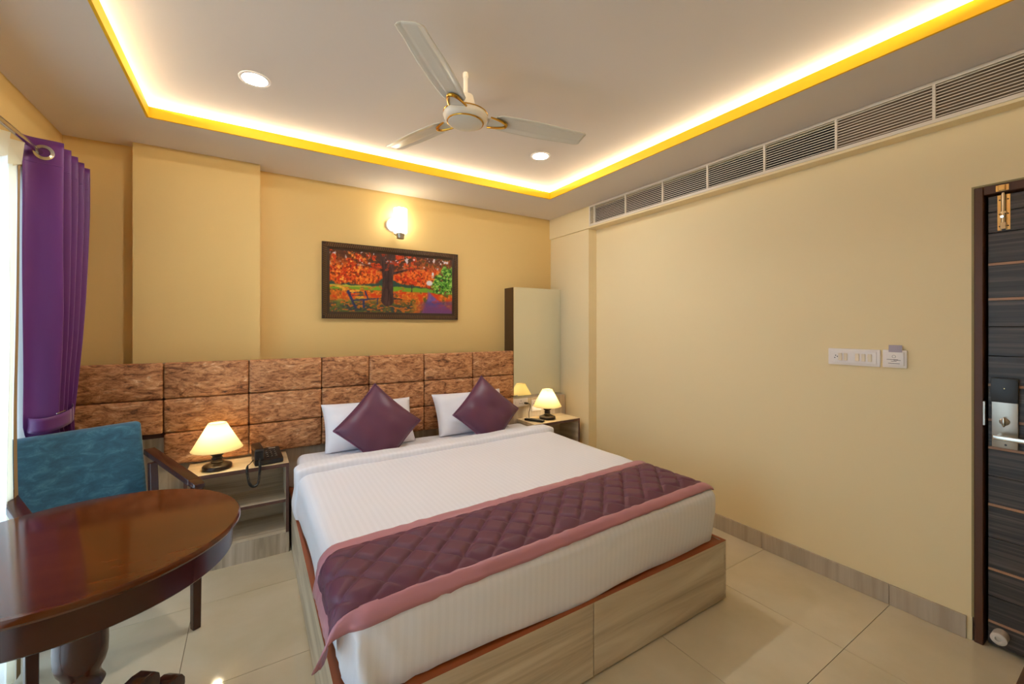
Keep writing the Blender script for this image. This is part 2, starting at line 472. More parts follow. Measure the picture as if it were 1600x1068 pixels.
# skirting on the right wall, one tile after another
bs = empty('baseboard_right', (2.864, 0, 0), RROT, kind='structure')
for y0, y1 in ((0.530, 0.811), (0.813, 1.466), (1.468, 2.12), (2.122, 2.765), (2.767, 3.062)):
    MB().box(-0.010, -0.0005, y0, y1, 0.0005, 0.108).build('skirting_tile', skirt, bs, local=True, bevel=0.001, bseg=1)

# window in the left wall
win = empty('window_1', (XL-0.05, (WY0+WY1)/2, 0), kind='structure')
fx0, fx1 = XL-0.075, XL-0.03
for nm, y0, y1, z0, z1 in (('jamb', WY0, WY0+0.05, 0, WZ1), ('jamb', WY1-0.05, WY1, 0, WZ1), ('head', WY0+0.05, WY1-0.05, WZ1-0.05, WZ1), ('sill', WY0+0.05, WY1-0.05, 0, 0.05),
                           ('mullion', 1.63, 1.69, 0.05, WZ1-0.05)):
    MB().box(fx0, fx1, y0, y1, z0, z1).build(nm, alu, win)
for y0, y1 in ((WY0+0.05, 1.63), (1.69, WY1-0.05)):
    MB().box(XL-0.056, XL-0.050, y0, y1, 0.05, WZ1-0.05).build('pane', glass_m, win)

# ash laminate panel clad on the lower back wall behind bed and bedside tables
trim = MB().box(XL+0.002, 2.79, 3.412, 3.536, 0, 0.770).build('trim_1', lam_z); tag(trim, kind='structure')

# door in the right wall
door = empty('door_1', (2.864, 0.075, 0), RROT, kind='structure')
lm = Matrix.Translation((2.864, 0, 0)) @ Matrix.Rotation(RROT, 4, 'Z')
def RWB(mb): return mb.warp(lambda p: lm @ p)      # local right-wall coords -> world
for nm, y0, y1, z0, z1 in (('frame_post', 0.476, 0.506, 0, 2.120), ('frame_post', -0.359, -0.329, 0, 2.120), ('frame_head', -0.329, 0.476, 2.080, 2.120)):
    RWB(MB().box(-0.006, 0.11, y0, y1, z0, z1)).build(nm, doorframe_m, door, bevel=0.003, bseg=1)
for nm, y0, y1, z0, z1 in (('plaster_edge', 0.506, 0.514, 0.112, 2.128), ('plaster_edge', -0.367, -0.359, 0, 2.128), ('plaster_edge', -0.359, 0.506, 2.120, 2.128)):
    RWB(MB().box(-0.003, 0.01, y0, y1, z0, z1)).build(nm, architrave_m, door)
RWB(MB().box(0.075, 0.105, -0.329, 0.476, 0, 2.08)).build('rebate', dark_gap, door)
zb = [0.012, 0.121, 0.234, 0.363, 0.503, 0.659, 0.787, 0.922, 1.050, 1.211, 1.340, 1.474, 1.606, 1.767, 1.905, 2.0, 2.074]
inl = {1, 3, 5, 7, 8, 9, 12, 13}
for i in range(len(zb)-1):
    g = 0.0009
    top = zb[i+1] - (0.011 if (i+1) in inl else 0)
    RWB(MB().box(0.022, 0.072, -0.323, 0.466, zb[i]+g, top-g)).build('plank', doorwood, door, bevel=0.0015, bseg=1)
    if (i+1) in inl:
        RWB(MB().box(0.0225, 0.072, -0.323, 0.466, top-g*0.5, zb[i+1])).build('inlay_strip', inlay_m, door)
# lock
lk = RWB(MB().box(0.004, 0.022, 0.374, 0.452, 0.926, 1.238)).build('lock_plate', steel, door, bevel=0.002)
RWB(MB().box(-0.004, 0.004, 0.372, 0.454, 1.132, 1.242)).build('card_reader', black_pl, lk, bevel=0.003)
RWB(MB().lathe([(0.002, 0), (0.002, 0.001)], (-0.005, 0.413, 1.196), 10, Matrix.Rotation(radians(-90), 4, 'Y'))).build('indicator', brass, lk)
RWB(MB().lathe([(0.016, 0), (0.016, 0.005), (0.012, 0.008)], (0.004, 0.413, 1.046), 20, Matrix.Rotation(radians(-90), 4, 'Y'))).build('turn_rose', steel, lk, smooth=True)
RWB(MB().rbox((-0.022, 0.407, 1.024), (-0.002, 0.419, 1.068), (0.005, 0.0055, 0.021), (1, 1, 1))).build('thumb_turn', chrome, lk, smooth=True, weld=True)
b = MB().lathe([(0.011, 0), (0.011, 0.05)], (0.004, 0.425, 0.980), 16, Matrix.Rotation(radians(-90), 4, 'Y'))
b.rbox((-0.060, 0.285, 0.970), (-0.044, 0.440, 0.990), 0.004, (1, 3, 1))
RWB(b).build('handle', chrome, lk, smooth=True, weld=True)
RWB(MB().lathe([(0.004, 0), (0.004, 0.002)], (0.004, 0.41, 0.942), 12, Matrix.Rotation(radians(-90), 4, 'Y'))).build('keyhole', black_pl, lk)
RWB(MB().box(-0.008, 0.02, 0.470, 0.4775, 1.02, 1.13)).build('strike_plate', steel, door, bevel=0.001, bseg=1)
# tower bolt
tb = RWB(MB().box(0.0185, 0.0225, 0.399, 0.412, 1.912, 2.072).box(0.0185, 0.0225, 0.424, 0.437, 1.912, 2.072)).build('tower_bolt', brass, door)
RWB(MB().tube([(0.010, 0.418, 1.915), (0.010, 0.418, 2.10)], 0.0075, 12)).build('bolt_bar', chrome, tb, smooth=True)
RWB(MB().box(0.002, 0.0185, 0.409, 0.427, 1.915, 1.945).box(0.003, 0.0185, 0.409, 0.427, 1.985, 1.995)).build('bolt_guide', chrome, tb, bevel=0.001, bseg=1)
RWB(MB().tube([(0.010, 0.418, 1.972), (-0.016, 0.418, 1.968)], 0.006, 10)).build('bolt_knob', chrome, tb, smooth=True)
RWB(MB().box(-0.010, -0.006, 0.398, 0.438, 2.084, 2.112).box(-0.022, -0.008, 0.408, 0.428, 2.086, 2.110)).build('bolt_keeper', brass, tb, bevel=0.001, bseg=1)
sr = MB().beam((0,0,0), (0.022,0,0), 0.001, 0.001)
b = MB()
for zz in (1.93, 1.985, 2.05):
    for yy in (0.4055, 0.4305):
        b.lathe([(0.0032, 0), (0.002, 0.0015)], (0.0186, yy, zz), 8, Matrix.Rotation(radians(-90), 4, 'Y'))
RWB(b).build('screws', lamp_dark, tb)
b = MB().lathe([(0.024, 0.0), (0.026, 0.01), (0.026, 0.058), (0.021, 0.062), (0.011, 0.062), (0.009, 0.050)], (0.0225, 0.425, 0.075), 28, Matrix.Rotation(radians(-90), 4, 'Y'))
RWB(b).build('door_stopper', rubber_w, door, smooth=True)

# ------------------------------------------------------------------ headboard
hb = empty('headboard', (0.57, 3.41, 0.6), label='wide padded headboard of brown stone-print panels along the back wall', cat='headboard')
MB().box(XL+0.003, 2.125, 3.412, 3.538, 0.772, 1.238).build('backing_board', edge_brown, hb)
hx = [-0.985, -0.472, -0.018, 0.440, 0.782, 1.233, 1.690, 2.127]
rows = [(1.022, 1.247), (0.806, 1.018), (0.602, 0.802)]
def pad(x0, x1, z0, z1):
    m = MB().rbox((x0, 3.368, z0), (x1, 3.4115, z1), (0.014, 0.016, 0.014), (10, 1, 7))
    cxm, cz = (x0+x1)/2, (z0+z1)/2
    def wv(p):
        if p.y < 3.40:
            a = 1-((p.x-cxm)/((x1-x0)/2))**2; c = 1-((p.z-cz)/((z1-z0)/2))**2
            p = Vector((p.x, p.y - 0.012*max(a, 0)**0.6*max(c, 0)**0.6 - 0.003*N(p, 14, x0), p.z))
        return p
    return m.warp(wv)
for i in range(7):
    for j, (z0, z1) in enumerate(rows):
        if i == 0 and j == 2: continue
        pad(hx[i]+0.0012, hx[i+1]-0.0012, z0-0.0010, z1+0.0010).build('panel', stone_fab, hb, smooth=True, weld=True, angle=60)

# ------------------------------------------------------------------ bed
bed = empty('bed', (1.2, 2.35, 0), label='low double bed base of ash laminate with orange-brown edging', cat='bed')
BX0, BX1, BY0, BY1, BH = 0.222, 2.180, 1.298, 3.405, 0.317
MB().box(BX0, BX0+0.018, BY0, BY1, 0.008, BH).build('side_panel', lam_y, bed, bevel=0.001, bseg=1)
MB().box(BX1-0.018, BX1, BY0, BY1, 0.008, BH).build('side_panel', lam_y, bed, bevel=0.001, bseg=1)
MB().box(BX0+0.0185, 1.2135, BY0, BY0+0.018, 0.008, BH).build('foot_panel', lam_x, bed, bevel=0.001, bseg=1)
MB().box(1.2175, BX1-0.0185, BY0, BY0+0.018, 0.008, BH).build('foot_panel', lam_x, bed, bevel=0.001, bseg=1)
tag(MB().box(BX0+0.019, BX1-0.019, BY0+0.019, BY1, 0.295, 0.3125).build('platform', edge_orange, bed), 'orange-brown plywood platform')
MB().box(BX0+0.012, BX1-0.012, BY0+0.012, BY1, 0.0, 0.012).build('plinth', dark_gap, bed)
b = MB().box(BX0, BX0+0.018, BY0, BY1, BH, BH+0.002).box(BX1-0.018, BX1, BY0, BY1, BH, BH+0.002).box(BX0+0.018, BX1-0.018, BY0, BY0+0.018, BH, BH+0.002)
tag(b.build('edge_band', edge_orange, bed), 'orange-brown edge band')

MX0, MX1, MY0, MY1, MZ0, MZ1 = 0.262, 2.135, 1.360, 3.275, 0.3135, 0.585
b = MB().rbox((MX0, MY0, MZ0), (MX1, MY1, MZ1), (0.05, 0.05, 0.045), (20, 20, 5))
b.warp(lambda p: p + Vector((0, 0, 0.004*N(p, 6, 3))) if p.z > 0.5 else p)
tag(b.build('mattress', sheetw, smooth=True, weld=True), 'thick mattress in white satin-stripe sheet on the bed base', 'mattress')

# duvet lying over mattress, tucked round the foot
DZ1 = 0.602
def duvet_warp(p, zmin=0.3196):
    p = Vector((p.x, p.y, max(p.z, zmin)))
    k = max(0.0, min(1.0, (p.z-0.318)/0.17))
    tuck = (1-k)**1.3
    cx_ = 1.195
    x, y, z = p
    side = max(0, min(1, (abs(x-cx_)-0.86)/0.09))
    ft = max(0, min(1, (1.44-y)/0.09))
    x -= math.copysign(0.012*tuck*side*(1+0.7*sin(y*5.3+1)), x-cx_)
    y += 0.013*tuck*ft*(1+0.7*sin(x*4.1))
    nz = 0.006*N((x, y, z), 3.1, 1) + 0.003*N((x, y, z), 9, 5)
    if z > 0.55: z += nz
    hd = max(0, min(1, (y-2.05)/0.75)); hd = hd*hd*(3-2*hd)
    if x < cx_: x -= 0.026*hd*side*(0.4+0.6*sin(pi*k**0.8))
    # soft vertical folds in the drop at both foot corners and gentle wrinkles
    dcl = hypot(x-0.29, y-1.38)
    fold = math.exp(-(dcl/0.16)**2)
    if z < 0.53:
        y += 0.013*fold*sin(x*70+z*22) + 0.004*N((x, y, z), 7, 9)*ft
        x += 0.012*fold*sin(y*60+z*18) + 0.005*N((x, y, z), 6, 2)*side
        z += 0.004*sin(x*9.0+1)*(1 if z < 0.33 else 0)
    return Vector((x, y, z))
b = MB().rbox((0.238, 1.316, 0.2300), (2.163, 2.86, DZ1), (0.07, 0.075, 0.062), (46, 40, 9)).warp(duvet_warp)
duvet = tag(b.build('duvet', sheetw, smooth=True, weld=True, angle=70), 'white satin-stripe duvet spread over the bed and tucked at the foot', 'duvet')
def fold_warp(p):
    q = duvet_warp(p, 0.335)
    return q + Vector((0, 0.020*(q.x-1.2)/0.95 + 0.008*N(q, 5, 4), 0.004*N(q, 7, 8) if q.z > 0.5 else 0))
b = MB().rbox((0.226, 2.755, 0.280), (2.168, 2.905, 0.640), (0.080, 0.024, 0.034), (46, 4, 8)).warp(fold_warp)
b.build('folded_edge', sheetw, duvet, smooth=True, weld=True, angle=70)

# runner -----------------------------------------------------
runner = empty('bed_runner', (1.15, 1.55, 0.6), label='quilted plum bed runner with mauve satin border across the bed foot', cat='bed runner')
ZT = DZ1 + 0.008
XLR, XRR, RR = 0.222, 2.166, 0.068
HANG = 0.085; ARC = RR*pi/2; XTOP0 = XLR+RR; XTOP1 = XRR-0.075
LTOP = XTOP1 - XTOP0; LT = HANG + ARC + LTOP + 0.055
def r_path(s):
    """(x, z, normal) along the runner from its hanging left end to its right end"""
    if s < HANG: return XLR - 0.004 - 0.012*(1-s/HANG), ZT-RR-(HANG-s), (-1, 0)
    s -= HANG
    if s < ARC:
        a = s/RR; return XTOP0 - RR*cos(a), ZT-RR+RR*sin(a), (-cos(a), sin(a))
    s -= ARC
    if s < LTOP: return XTOP0 + s, ZT, (0, 1)
    s -= LTOP
    a = s/0.075; return XTOP1 + 0.075*sin(a), ZT - 0.075*(1-cos(a)), (sin(a), cos(a))
def yback(s): return 1.765 + 0.085*max(0, min(1, s/LT))
def yfront(s): return 1.278 + 0.055*max(0, min(1, s/LT))
def r_pt(s, t, lift=0.0):
    """t 0 at the front edge, 1 at the back edge"""
    sc_ = s
    # the front left corner hangs lower and kicks outwards
    kick = max(0, 1-s/0.30)*max(0, 1-t/0.30)
    x, z, (nx, nz) = r_path(max(s, 0))
    y = yfront(s) + (yback(s)-yfront(s))*t
    # follows the rounded foot edge of the bed
    if y < 1.400:
        dd = (1.400-y)/0.085; dd = min(dd, 1.4)
        z -= 0.030*dd*dd*max(0, min(1, nz))
        y += 0.020*dd*dd*max(0, min(1, nz))
    x += nx*lift; z += nz*lift
    x -= 0.050*kick**1.2; y += 0.10*kick*kick; z -= 0.030*kick
    z += 0.002*N((x, y, 0), 9, 4)*nz
    return Vector((x, y, z))
BW = 0.060       # border width
def quilt_h(s, y):
    a = (s + (y-1.55)*1.0)/0.142; c = (s - (y-1.55)*1.0)/0.142
    fa = abs(sin(pi*a)); fc = abs(sin(pi*c))
    return 0.018*min(1, fa*1.7)**0.5*min(1, fc*1.7)**0.5
def q_fn(u, v):
    s = BW + u*(LT-BW-0.012); t0 = BW/0.49; t = t0 + v*(1-2*t0)
    y = yfront(s) + (yback(s)-yfront(s))*t
    e = min(u*25, (1-u)*25, v*7, (1-v)*7, 1)
    return r_pt(s, t, 0.003 + quilt_h(s, y)*max(0.15, e))
def over_duvet(o, off, thick):
    md = o.modifiers.new('rest_on_duvet', 'SHRINKWRAP'); md.target = duvet; md.wrap_method = 'NEAREST_SURFACEPOINT'; md.wrap_mode = 'OUTSIDE'; md.offset = off
    md = o.modifiers.new('thickness', 'SOLIDIFY'); md.thickness = thick; md.offset = 0
    return o
over_duvet(MB().grid(q_fn, 380, 84).build('quilted_panel', quilt, runner, smooth=True, angle=180), 0.004, 0.003)
def strip(s0, s1, t0, t1, nu, nv):
    def fn(u, v):
        s = s0+(s1-s0)*u; tt = t0+(t1-t0)*v
        e = sin(pi*v) if abs(t1-t0) < abs(s1-s0)/4.0 else sin(pi*u)
        return r_pt(s, tt, 0.003+0.0075*max(e, 0)**0.5 + 0.0022*N((s*2, tt*2, 0), 9, 3) + 0.0012*sin(s*48+3*sin(s*13)))
    return MB().grid(fn, nu, nv)
tb_ = BW/0.49
over_duvet(strip(0.0, LT-0.005, 0.0, tb_+0.012, 120, 8).build('border', mauve, runner, smooth=True, angle=180), 0.006, 0.002)
over_duvet(strip(0.0, LT-0.005, 1-tb_-0.012, 1.0, 120, 8).build('border', mauve, runner, smooth=True, angle=180), 0.006, 0.002)
over_duvet(strip(0.0, BW+0.006, tb_-0.02, 1-tb_+0.02, 8, 40).build('border', mauve, runner, smooth=True, angle=180), 0.006, 0.002)

# pillows and cushions --------------------------------------
def pillow_mesh(w_, h_, t_, power=0.55, pinch=0.07, seed=0, amp=0.01, n=26):
    mb = MB()
    for side in (1, -1):
        def fn(i, j, side=side):
            u, v = 2*i-1, 2*j-1
            if side < 0: u = -u
            th = t_/2*max(0, 1-abs(u)**3.0)**power*max(0, 1-abs(v)**3.0)**power
            x = w_/2*u*(1 - pinch*(1-v*v)*abs(u)**3); z = h_/2*v*(1 - pinch*(1-u*u)*abs(v)**3)
            th *= 1 + 0.08*N((u*2, v*2, side), 1.0, seed)
            wr = amp*N((u*1.5, v*1.5, 0), 1.7, seed+5)*(1-abs(u)**4)*(1-abs(v)**4)
            return Vector((x, -side*th + wr, z))
        mb.grid(fn, n, n)
    return mb
def place(mb, c, lean, rz=0.0, roll=0.0, floor_z=None):
    # roll: in the pillow's own plane; lean: back from upright (top goes to +y)
    M_ = Matrix.Translation(c) @ Matrix.Rotation(rz, 4, 'Z') @ Matrix.Rotation(-lean, 4, 'X') @ Matrix.Rotation(roll, 4, 'Y')
    def fn(p):
        q = M_ @ p
        if floor_z is not None and q.z < floor_z:
            dz = floor_z - q.z; q = Vector((q.x, q.y - 0.15*dz, floor_z - 0.02*dz))
        return q
    return mb.warp(fn)
PW = 'white bed pillows'
for nm, c, rz, sd, lab in (('L', (0.757, 3.231, 0.739), 0.0, 1, 'white bed pillow leaning on headboard near telephone, behind left plum cushion'),
                       ('R', (1.605, 3.231, 0.742), 0.0, 4, 'white bed pillow leaning on headboard near mirror, behind right plum cushion')):
    o = place(pillow_mesh(0.66, 0.375, 0.16, 0.5, 0.05, sd, 0.02), c, radians(27), rz, 0, 0.592).build('pillow', pillow_white, smooth=True, weld=True, angle=100)
    tag(o, lab, 'pillow', PW)
for nm, c, rz, roll, sd, lab in (('L', (0.778, 3.052, 0.765), 0.02, radians(45), 2, 'plum satin cushion stood on its corner, left one nearer the telephone'),
                             ('R', (1.668, 3.062, 0.767), 0.0, radians(46), 8, 'plum satin cushion stood on its corner, right one nearer the mirror')):
    mb = place(pillow_mesh(0.44, 0.44, 0.14, 0.55, 0.06, sd, 0.012), c, radians(22), rz, roll, 0.598)
    o = mb.build('cushion', plum, smooth=True, weld=True, angle=100)
    tag(o, lab, 'cushion', 'plum cushions')
    # piping round the edge
    pts = []
    for k in range(97):
        a = (k % 96)/96*4; sd_ = int(a); f = (a-sd_)*2-1
        u, v = [(f, -1), (1, f), (-f, 1), (-1, -f)][sd_]
        pts.append(Vector((0.22*u*(1-0.06*(1-v*v)*abs(u)**3), 0, 0.22*v*(1-0.06*(1-u*u)*abs(v)**3))))
    pm = MB().add(pts, []); place(pm, c, radians(22), rz, roll, 0.598)
    MB().tube(pm.v, 0.0042, 6).build('piping', plum_piping, o, smooth=True)

# ------------------------------------------------------------------ bedside tables
def nightstand(x0, x1, y0, y1, label, right=False):
    r = empty('bedside_table', ((x0+x1)/2, (y0+y1)/2, 0), label=label, cat='bedside table', group='ash laminate bedside tables')
    zt = 0.582; zb_ = 0.128
    top = MB().box(x0, x1, y0+0.002, y1, zt-0.024, zt).build('top', lam_top, r)
    MB().box(x0, x1, y0, y0+0.002, zt-0.024, zt-0.0005).build('edge_band', edge_brown, top)
    for a, c in ((x0, x0+0.018), (x1-0.018, x1)):
        sp = MB().box(a, c, y0+0.002, y1, zb_, zt-0.024).build('side_panel', lam_y, r)
        MB().box(a, c, y0, y0+0.002, zb_, zt-0.024).build('edge_band', edge_brown, sp)
    MB().box(x0+0.018, x1-0.018, y1-0.012, y1, zb_, zt-0.024).build('back_panel', lam_x, r)
    sh = MB().box(x0+0.018, x1-0.018, y0+0.012, y1-0.012, 0.325, 0.343).build('shelf', lam_x, r)
    MB().box(x0+0.018, x1-0.018, y0+0.010, y0+0.012, 0.325, 0.343).build('edge_band', edge_brown, sh)
    MB().box(x0+0.018, x1-0.018, y0+0.003, y1-0.012, zb_, zb_+0.016).build('base_board', lam_x, r)
    MB().box(x0, x1, y0-0.006, y1, 0.0, zb_).build('plinth', lam_z, r)
    return r
nightstand(-0.342, 0.206, 3.100, 3.410, 'ash laminate open bedside table below telephone, near the armchair')
nightstand(2.192, 2.730, 3.112, 3.410, 'ash laminate open bedside table in the corner under the mirror')

# lamps ------------------------------------------------------
def table_lamp(c, label):
    r = empty('table_lamp', c, label=label, cat='lamp', group='bedside lamps')
    z = c[2]
    base = MB().lathe([(0.070, 0), (0.079, 0.004), (0.079, 0.020), (0.074, 0.026), (0.062, 0.029), (0.048, 0.036), (0.040, 0.040)], c, 40).build('base', lamp_dark, r, smooth=True)
    MB().lathe([(0.034, 0.040), (0.036, 0.044), (0.028, 0.050), (0.026, 0.058), (0.031, 0.062), (0.031, 0.067), (0.026, 0.071), (0.025, 0.078), (0.030, 0.083),
                (0.040, 0.092), (0.043, 0.104), (0.039, 0.114), (0.028, 0.123), (0.016, 0.128), (0.013, 0.140), (0.013, 0.170)], c, 32).build('stem', lamp_dark, r, smooth=True)
    sh = MB().lathe([(0.137, 0.124), (0.048, 0.286)], c, 48, caps=False).build('shade', shade_m, r, smooth=True)
    MB().torus((c[0], c[1], z+0.124), 0.137, 0.0016, seg=48, ring=6).build('rim', shade_m, sh, smooth=True)
    MB().torus((c[0], c[1], z+0.286), 0.048, 0.0016, seg=32, ring=6).build('rim', shade_m, sh, smooth=True)
    tag(MB().lathe([(0.003, 0.170), (0.014, 0.176), (0.022, 0.192), (0.025, 0.206), (0.022, 0.222), (0.012, 0.234), (0.002, 0.238)], c, 20).build('bulb', bulb_m, r, smooth=True), 'lit bulb')
    return r
table_lamp((-0.186, 3.214, 0.5825), 'lit lamp with cream cone shade beside the telephone on bedside table')
table_lamp((2.444, 3.260, 0.5825), 'lit lamp with cream cone shade on corner bedside table, reflected in mirror')

# telephone --------------------------------------------------
ph = empty('telephone', (0.082, 3.215, 0.5825), radians(6), 'black corded telephone with curly cord hanging over bedside table edge', 'telephone')
def wedge(x0, x1, y0, y1, z0, za, zbk):
    return MB().add([(x0,y0,z0),(x1,y0,z0),(x1,y1,z0),(x0,y1,z0),(x0,y0,za),(x1,y0,za),(x1,y1,zbk),(x0,y1,zbk)],
                    [(0,3,2,1),(4,5,6,7),(0,1,5,4),(1,2,6,5),(2,3,7,6),(3,0,4,7)])
body = wedge(-0.078, 0.085, -0.095, 0.085, 0.002, 0.034, 0.070).build('body', black_pl, ph, local=True, bevel=0.007)
def tilt(mb, dz=0.0): return mb
slope = (0.070-0.034)/0.18
for i in range(3):
    for j in range(4):
        x = 0.000 + i*0.024; y = -0.058 + j*0.026; zz = 0.034 + slope*(y+0.095)
        k = MB().rbox((x-0.008, y-0.008, zz-0.002), (x+0.008, y+0.008, zz+0.0045), 0.003, (1,1,1)).build('key', key_m, body, local=True, smooth=True, weld=True)
b = MB()
for i in range(3):
    for j in range(4):
        x = 0.000 + i*0.024; y = -0.058 + j*0.026; zz = 0.034 + slope*(y+0.095)
        b.box(x-0.0022, x+0.0022, y-0.004, y+0.004, zz+0.0040, zz+0.0050)
tag(b.build('key_print', key_ink, body, local=True), kind='stuff')
MB().box(0.02, 0.06, 0.060, 0.070, 0.064, 0.0675).build('name_strip', key_ink, body, local=True)
hs = MB().rbox((-0.082, -0.106, 0.080), (-0.024, 0.094, 0.112), (0.014, 0.022, 0.014), (2, 6, 1))
hs.rbox((-0.080, -0.104, 0.040), (-0.026, -0.045, 0.098), (0.010, 0.012, 0.010), (1, 2, 1)).rbox((-0.080, 0.035, 0.066), (-0.026, 0.092, 0.100), (0.010, 0.012, 0.010), (1, 2, 1))
hs.build('handset', black_pl, ph, local=True, smooth=True, weld=True)
# coiled cord: from the handset's near end, hanging over the table's front edge and back up
path = []
A = Vector((-0.050, -0.100, 0.052)); B = Vector((-0.078, -0.03, 0.030))
ctl = [A, (-0.052, -0.124, 0.030), (-0.055, -0.134, -0.02), (-0.062, -0.138, -0.085), (-0.085, -0.139, -0.108), (-0.110, -0.137, -0.085), (-0.122, -0.132, -0.01), (-0.118, -0.115, 0.022), (-0.100, -0.06, 0.016), B]
ctl = [Vector(p) for p in ctl]
def cr(P, t):
    n = len(P)-1; i = min(int(t*n), n-1); f = t*n-i
    p0, p1, p2, p3 = P[max(i-1,0)], P[i], P[i+1], P[min(i+2,n)]
    return 0.5*((2*p1)+(p2-p0)*f+(2*p0-5*p1+4*p2-p3)*f*f+(3*p1-p0-3*p2+p3)*f**3)
M_ = 1000; turns = 84; ref = Vector((0,1,0))
for k in range(M_+1):
    t_ = k/M_; p = cr(ctl, t_); d_ = (cr(ctl, min(t_+.004, 1)) - cr(ctl, max(t_-.004, 0))).normalized()
    a_ = d_.cross(ref).normalized(); b_ = a_.cross(d_)
    amp = 0.0060*min(1, t_*12, (0.80-t_)*12 if t_ < 0.80 else 0.0)
    path.append(p + (a_*cos(2*pi*turns*t_) + b_*sin(2*pi*turns*t_))*max(amp, 0))
MB().tube(path, 0.0028, 5).build('curly_cord', black_soft, ph, local=True, smooth=True)

# remote control on the corner table
rc = empty('remote_control', (2.272, 3.235, 0.5825), radians(28), 'slim black remote control lying on the corner bedside table', 'remote')
bd = MB().rbox((-0.022, -0.098, 0.0), (0.022, 0.098, 0.021), 0.005, (1, 3, 1)).build('body', black_pl, rc, local=True, smooth=True, weld=True)
for i in range(3):
    for j in range(6):
        MB().box(-0.0125+i*0.0095, -0.006+i*0.0095, -0.06+j*0.018, -0.052+j*0.018, 0.0205, 0.0222).build('button', key_m, bd, local=True)

# sockets on the laminate behind the corner table
sp = empty('socket_plate', (2.188, 3.410, 0.695), label='long white socket plate on the laminate panel above corner table', cat='socket')
pf = MB().box(2.066, 2.312, 3.402, 3.4115, 0.698, 0.778).build('plate', plastic_white, sp, bevel=0.003)
for i, xx in enumerate((2.095, 2.135, 2.175)):
    MB().box(xx-0.010, xx+0.010, 3.3985, 3.4025, 0.722, 0.754).build('rocker_switch', plastic_white, pf, bevel=0.001, bseg=1)
MB().box(2.205, 2.300, 3.4005, 3.4022, 0.708, 0.768).build('socket_face', plastic_white, pf)
b = MB()
for dx, dz in ((0, 0.016), (-0.012, -0.008), (0.012, -0.008)):
    b.lathe([(0.004, 0), (0.004, 0.001)], (2.228+dx, 3.4005, 0.738+dz), 10, Matrix.Rotation(radians(90), 4, 'X'))
b.build('socket_holes', black_pl, pf)
s2 = empty('switch_plate', (2.418, 3.410, 0.635), label='square white socket plate on laminate, partly behind the corner lamp', cat='socket')
pf = MB().box(2.360, 2.476, 3.402, 3.4115, 0.638, 0.752).build('plate', plastic_white, s2, bevel=0.003)
MB().box(2.372, 2.464, 3.3995, 3.4025, 0.650, 0.740).build('blank_face', plastic_white, pf, bevel=0.001, bseg=1)
b = MB()
for dx, dz in ((0, 0.014), (-0.011, -0.008), (0.011, -0.008)):
    b.lathe([(0.0035, 0), (0.0035, 0.001)], (2.392+dx, 3.3995, 0.722+dz*0.7), 10, Matrix.Rotation(radians(90), 4, 'X'))
b.build('socket_holes', black_pl, pf)
pc = empty('power_cord', (2.276, 3.36, 0.5825), label='black plug and cord hanging from the long socket plate', cat='cord')
MB().rbox((2.262, 3.362, 0.722), (2.292, 3.4000, 0.738), 0.005, (1,1,1)).build('plug', black_soft, pc, smooth=True, weld=True)
ctl2 = [Vector(p) for p in ((2.277, 3.364, 0.730), (2.290, 3.340, 0.728), (2.298, 3.345, 0.690), (2.290, 3.352, 0.640), (2.286, 3.346, 0.600), (2.288, 3.338, 0.5870), (2.268, 3.332, 0.5862), (2.246, 3.344, 0.5862))]
MB().tube([cr(ctl2, k/60) for k in range(61)], 0.0030, 7).build('cord', black_soft, pc, smooth=True)

# mirror -----------------------------------------------------
mr = empty('wall_mirror', (2.5, 3.68, 0.774), label='tall frameless mirror on a dark box in the far corner', cat='mirror')
MB().box(2.208, 2.797, 3.503, 3.679, 0.774, 1.872).build('box', mirror_box, mr, bevel=0.001, bseg=1)
MB().box(2.206, 2.799, 3.497, 3.503, 0.772, 1.874).build('mirror_glass', mirror_m, mr)

# ------------------------------------------------------------------ picture
pic = empty('picture', (1.075, 3.68, 1.54), label='autumn park painting in a dark carved frame above the headboard', cat='picture')
PX0, PX1, PZ0, PZ1, FW = 0.478, 1.672, 1.544, 2.168, 0.058
MB().box(PX0+0.01, PX1-0.01, 3.664, 3.679, PZ0+0.01, PZ1-0.01).build('backing', frame_m, pic)
def mitre(a0, a1, b0, b1):
    # a: outer corners, b: inner corners, as (x,z); gives a moulding of some depth
    vs = []
    for (x, z), y in ((a0, 3.678), (a1, 3.678), (a1, 3.652), (a0, 3.652)): vs.append((x, y, z))
    for (x, z), y in ((b0, 3.678), (b1, 3.678), (b1, 3.660), (b0, 3.660)): vs.append((x, y, z))
    return MB().add(vs, [(0,1,2,3),(7,6,5,4),(3,2,6,7),(0,4,5,1),(0,3,7,4),(1,5,6,2)])
oc = [(PX0,PZ0),(PX1,PZ0),(PX1,PZ1),(PX0,PZ1)]
ic = [(PX0+FW,PZ0+FW),(PX1-FW,PZ0+FW),(PX1-FW,PZ1-FW),(PX0+FW,PZ1-FW)]
for k in range(4):
    k2 = (k+1) % 4
    rail = mitre(oc[k], oc[k2], ic[k], ic[k2]).build('frame_rail', frame_m, pic, weld=True)
    # carved rope of slanted beads along the rail
    a0 = Vector((oc[k][0]*0.62+ic[k][0]*0.38, 3.6545, oc[k][1]*0.62+ic[k][1]*0.38)); a1 = Vector((oc[k2][0]*0.62+ic[k2][0]*0.38, 3.6545, oc[k2][1]*0.62+ic[k2][1]*0.38))
    L = (a1-a0).length; n_ = int(L/0.0165); dr = (a1-a0)/L; pr = Vector((-dr.z, 0, dr.x))
    b = MB()
    for i in range(n_):
        c = a0 + dr*(i+0.5)*L/n_
        b.beam(c - pr*0.015 - dr*0.005, c + pr*0.015 + dr*0.005, 0.009, 0.010, (0,1,0))
    tag(b.build('carved_beads', bead_m, rail, bevel=0), kind='stuff')
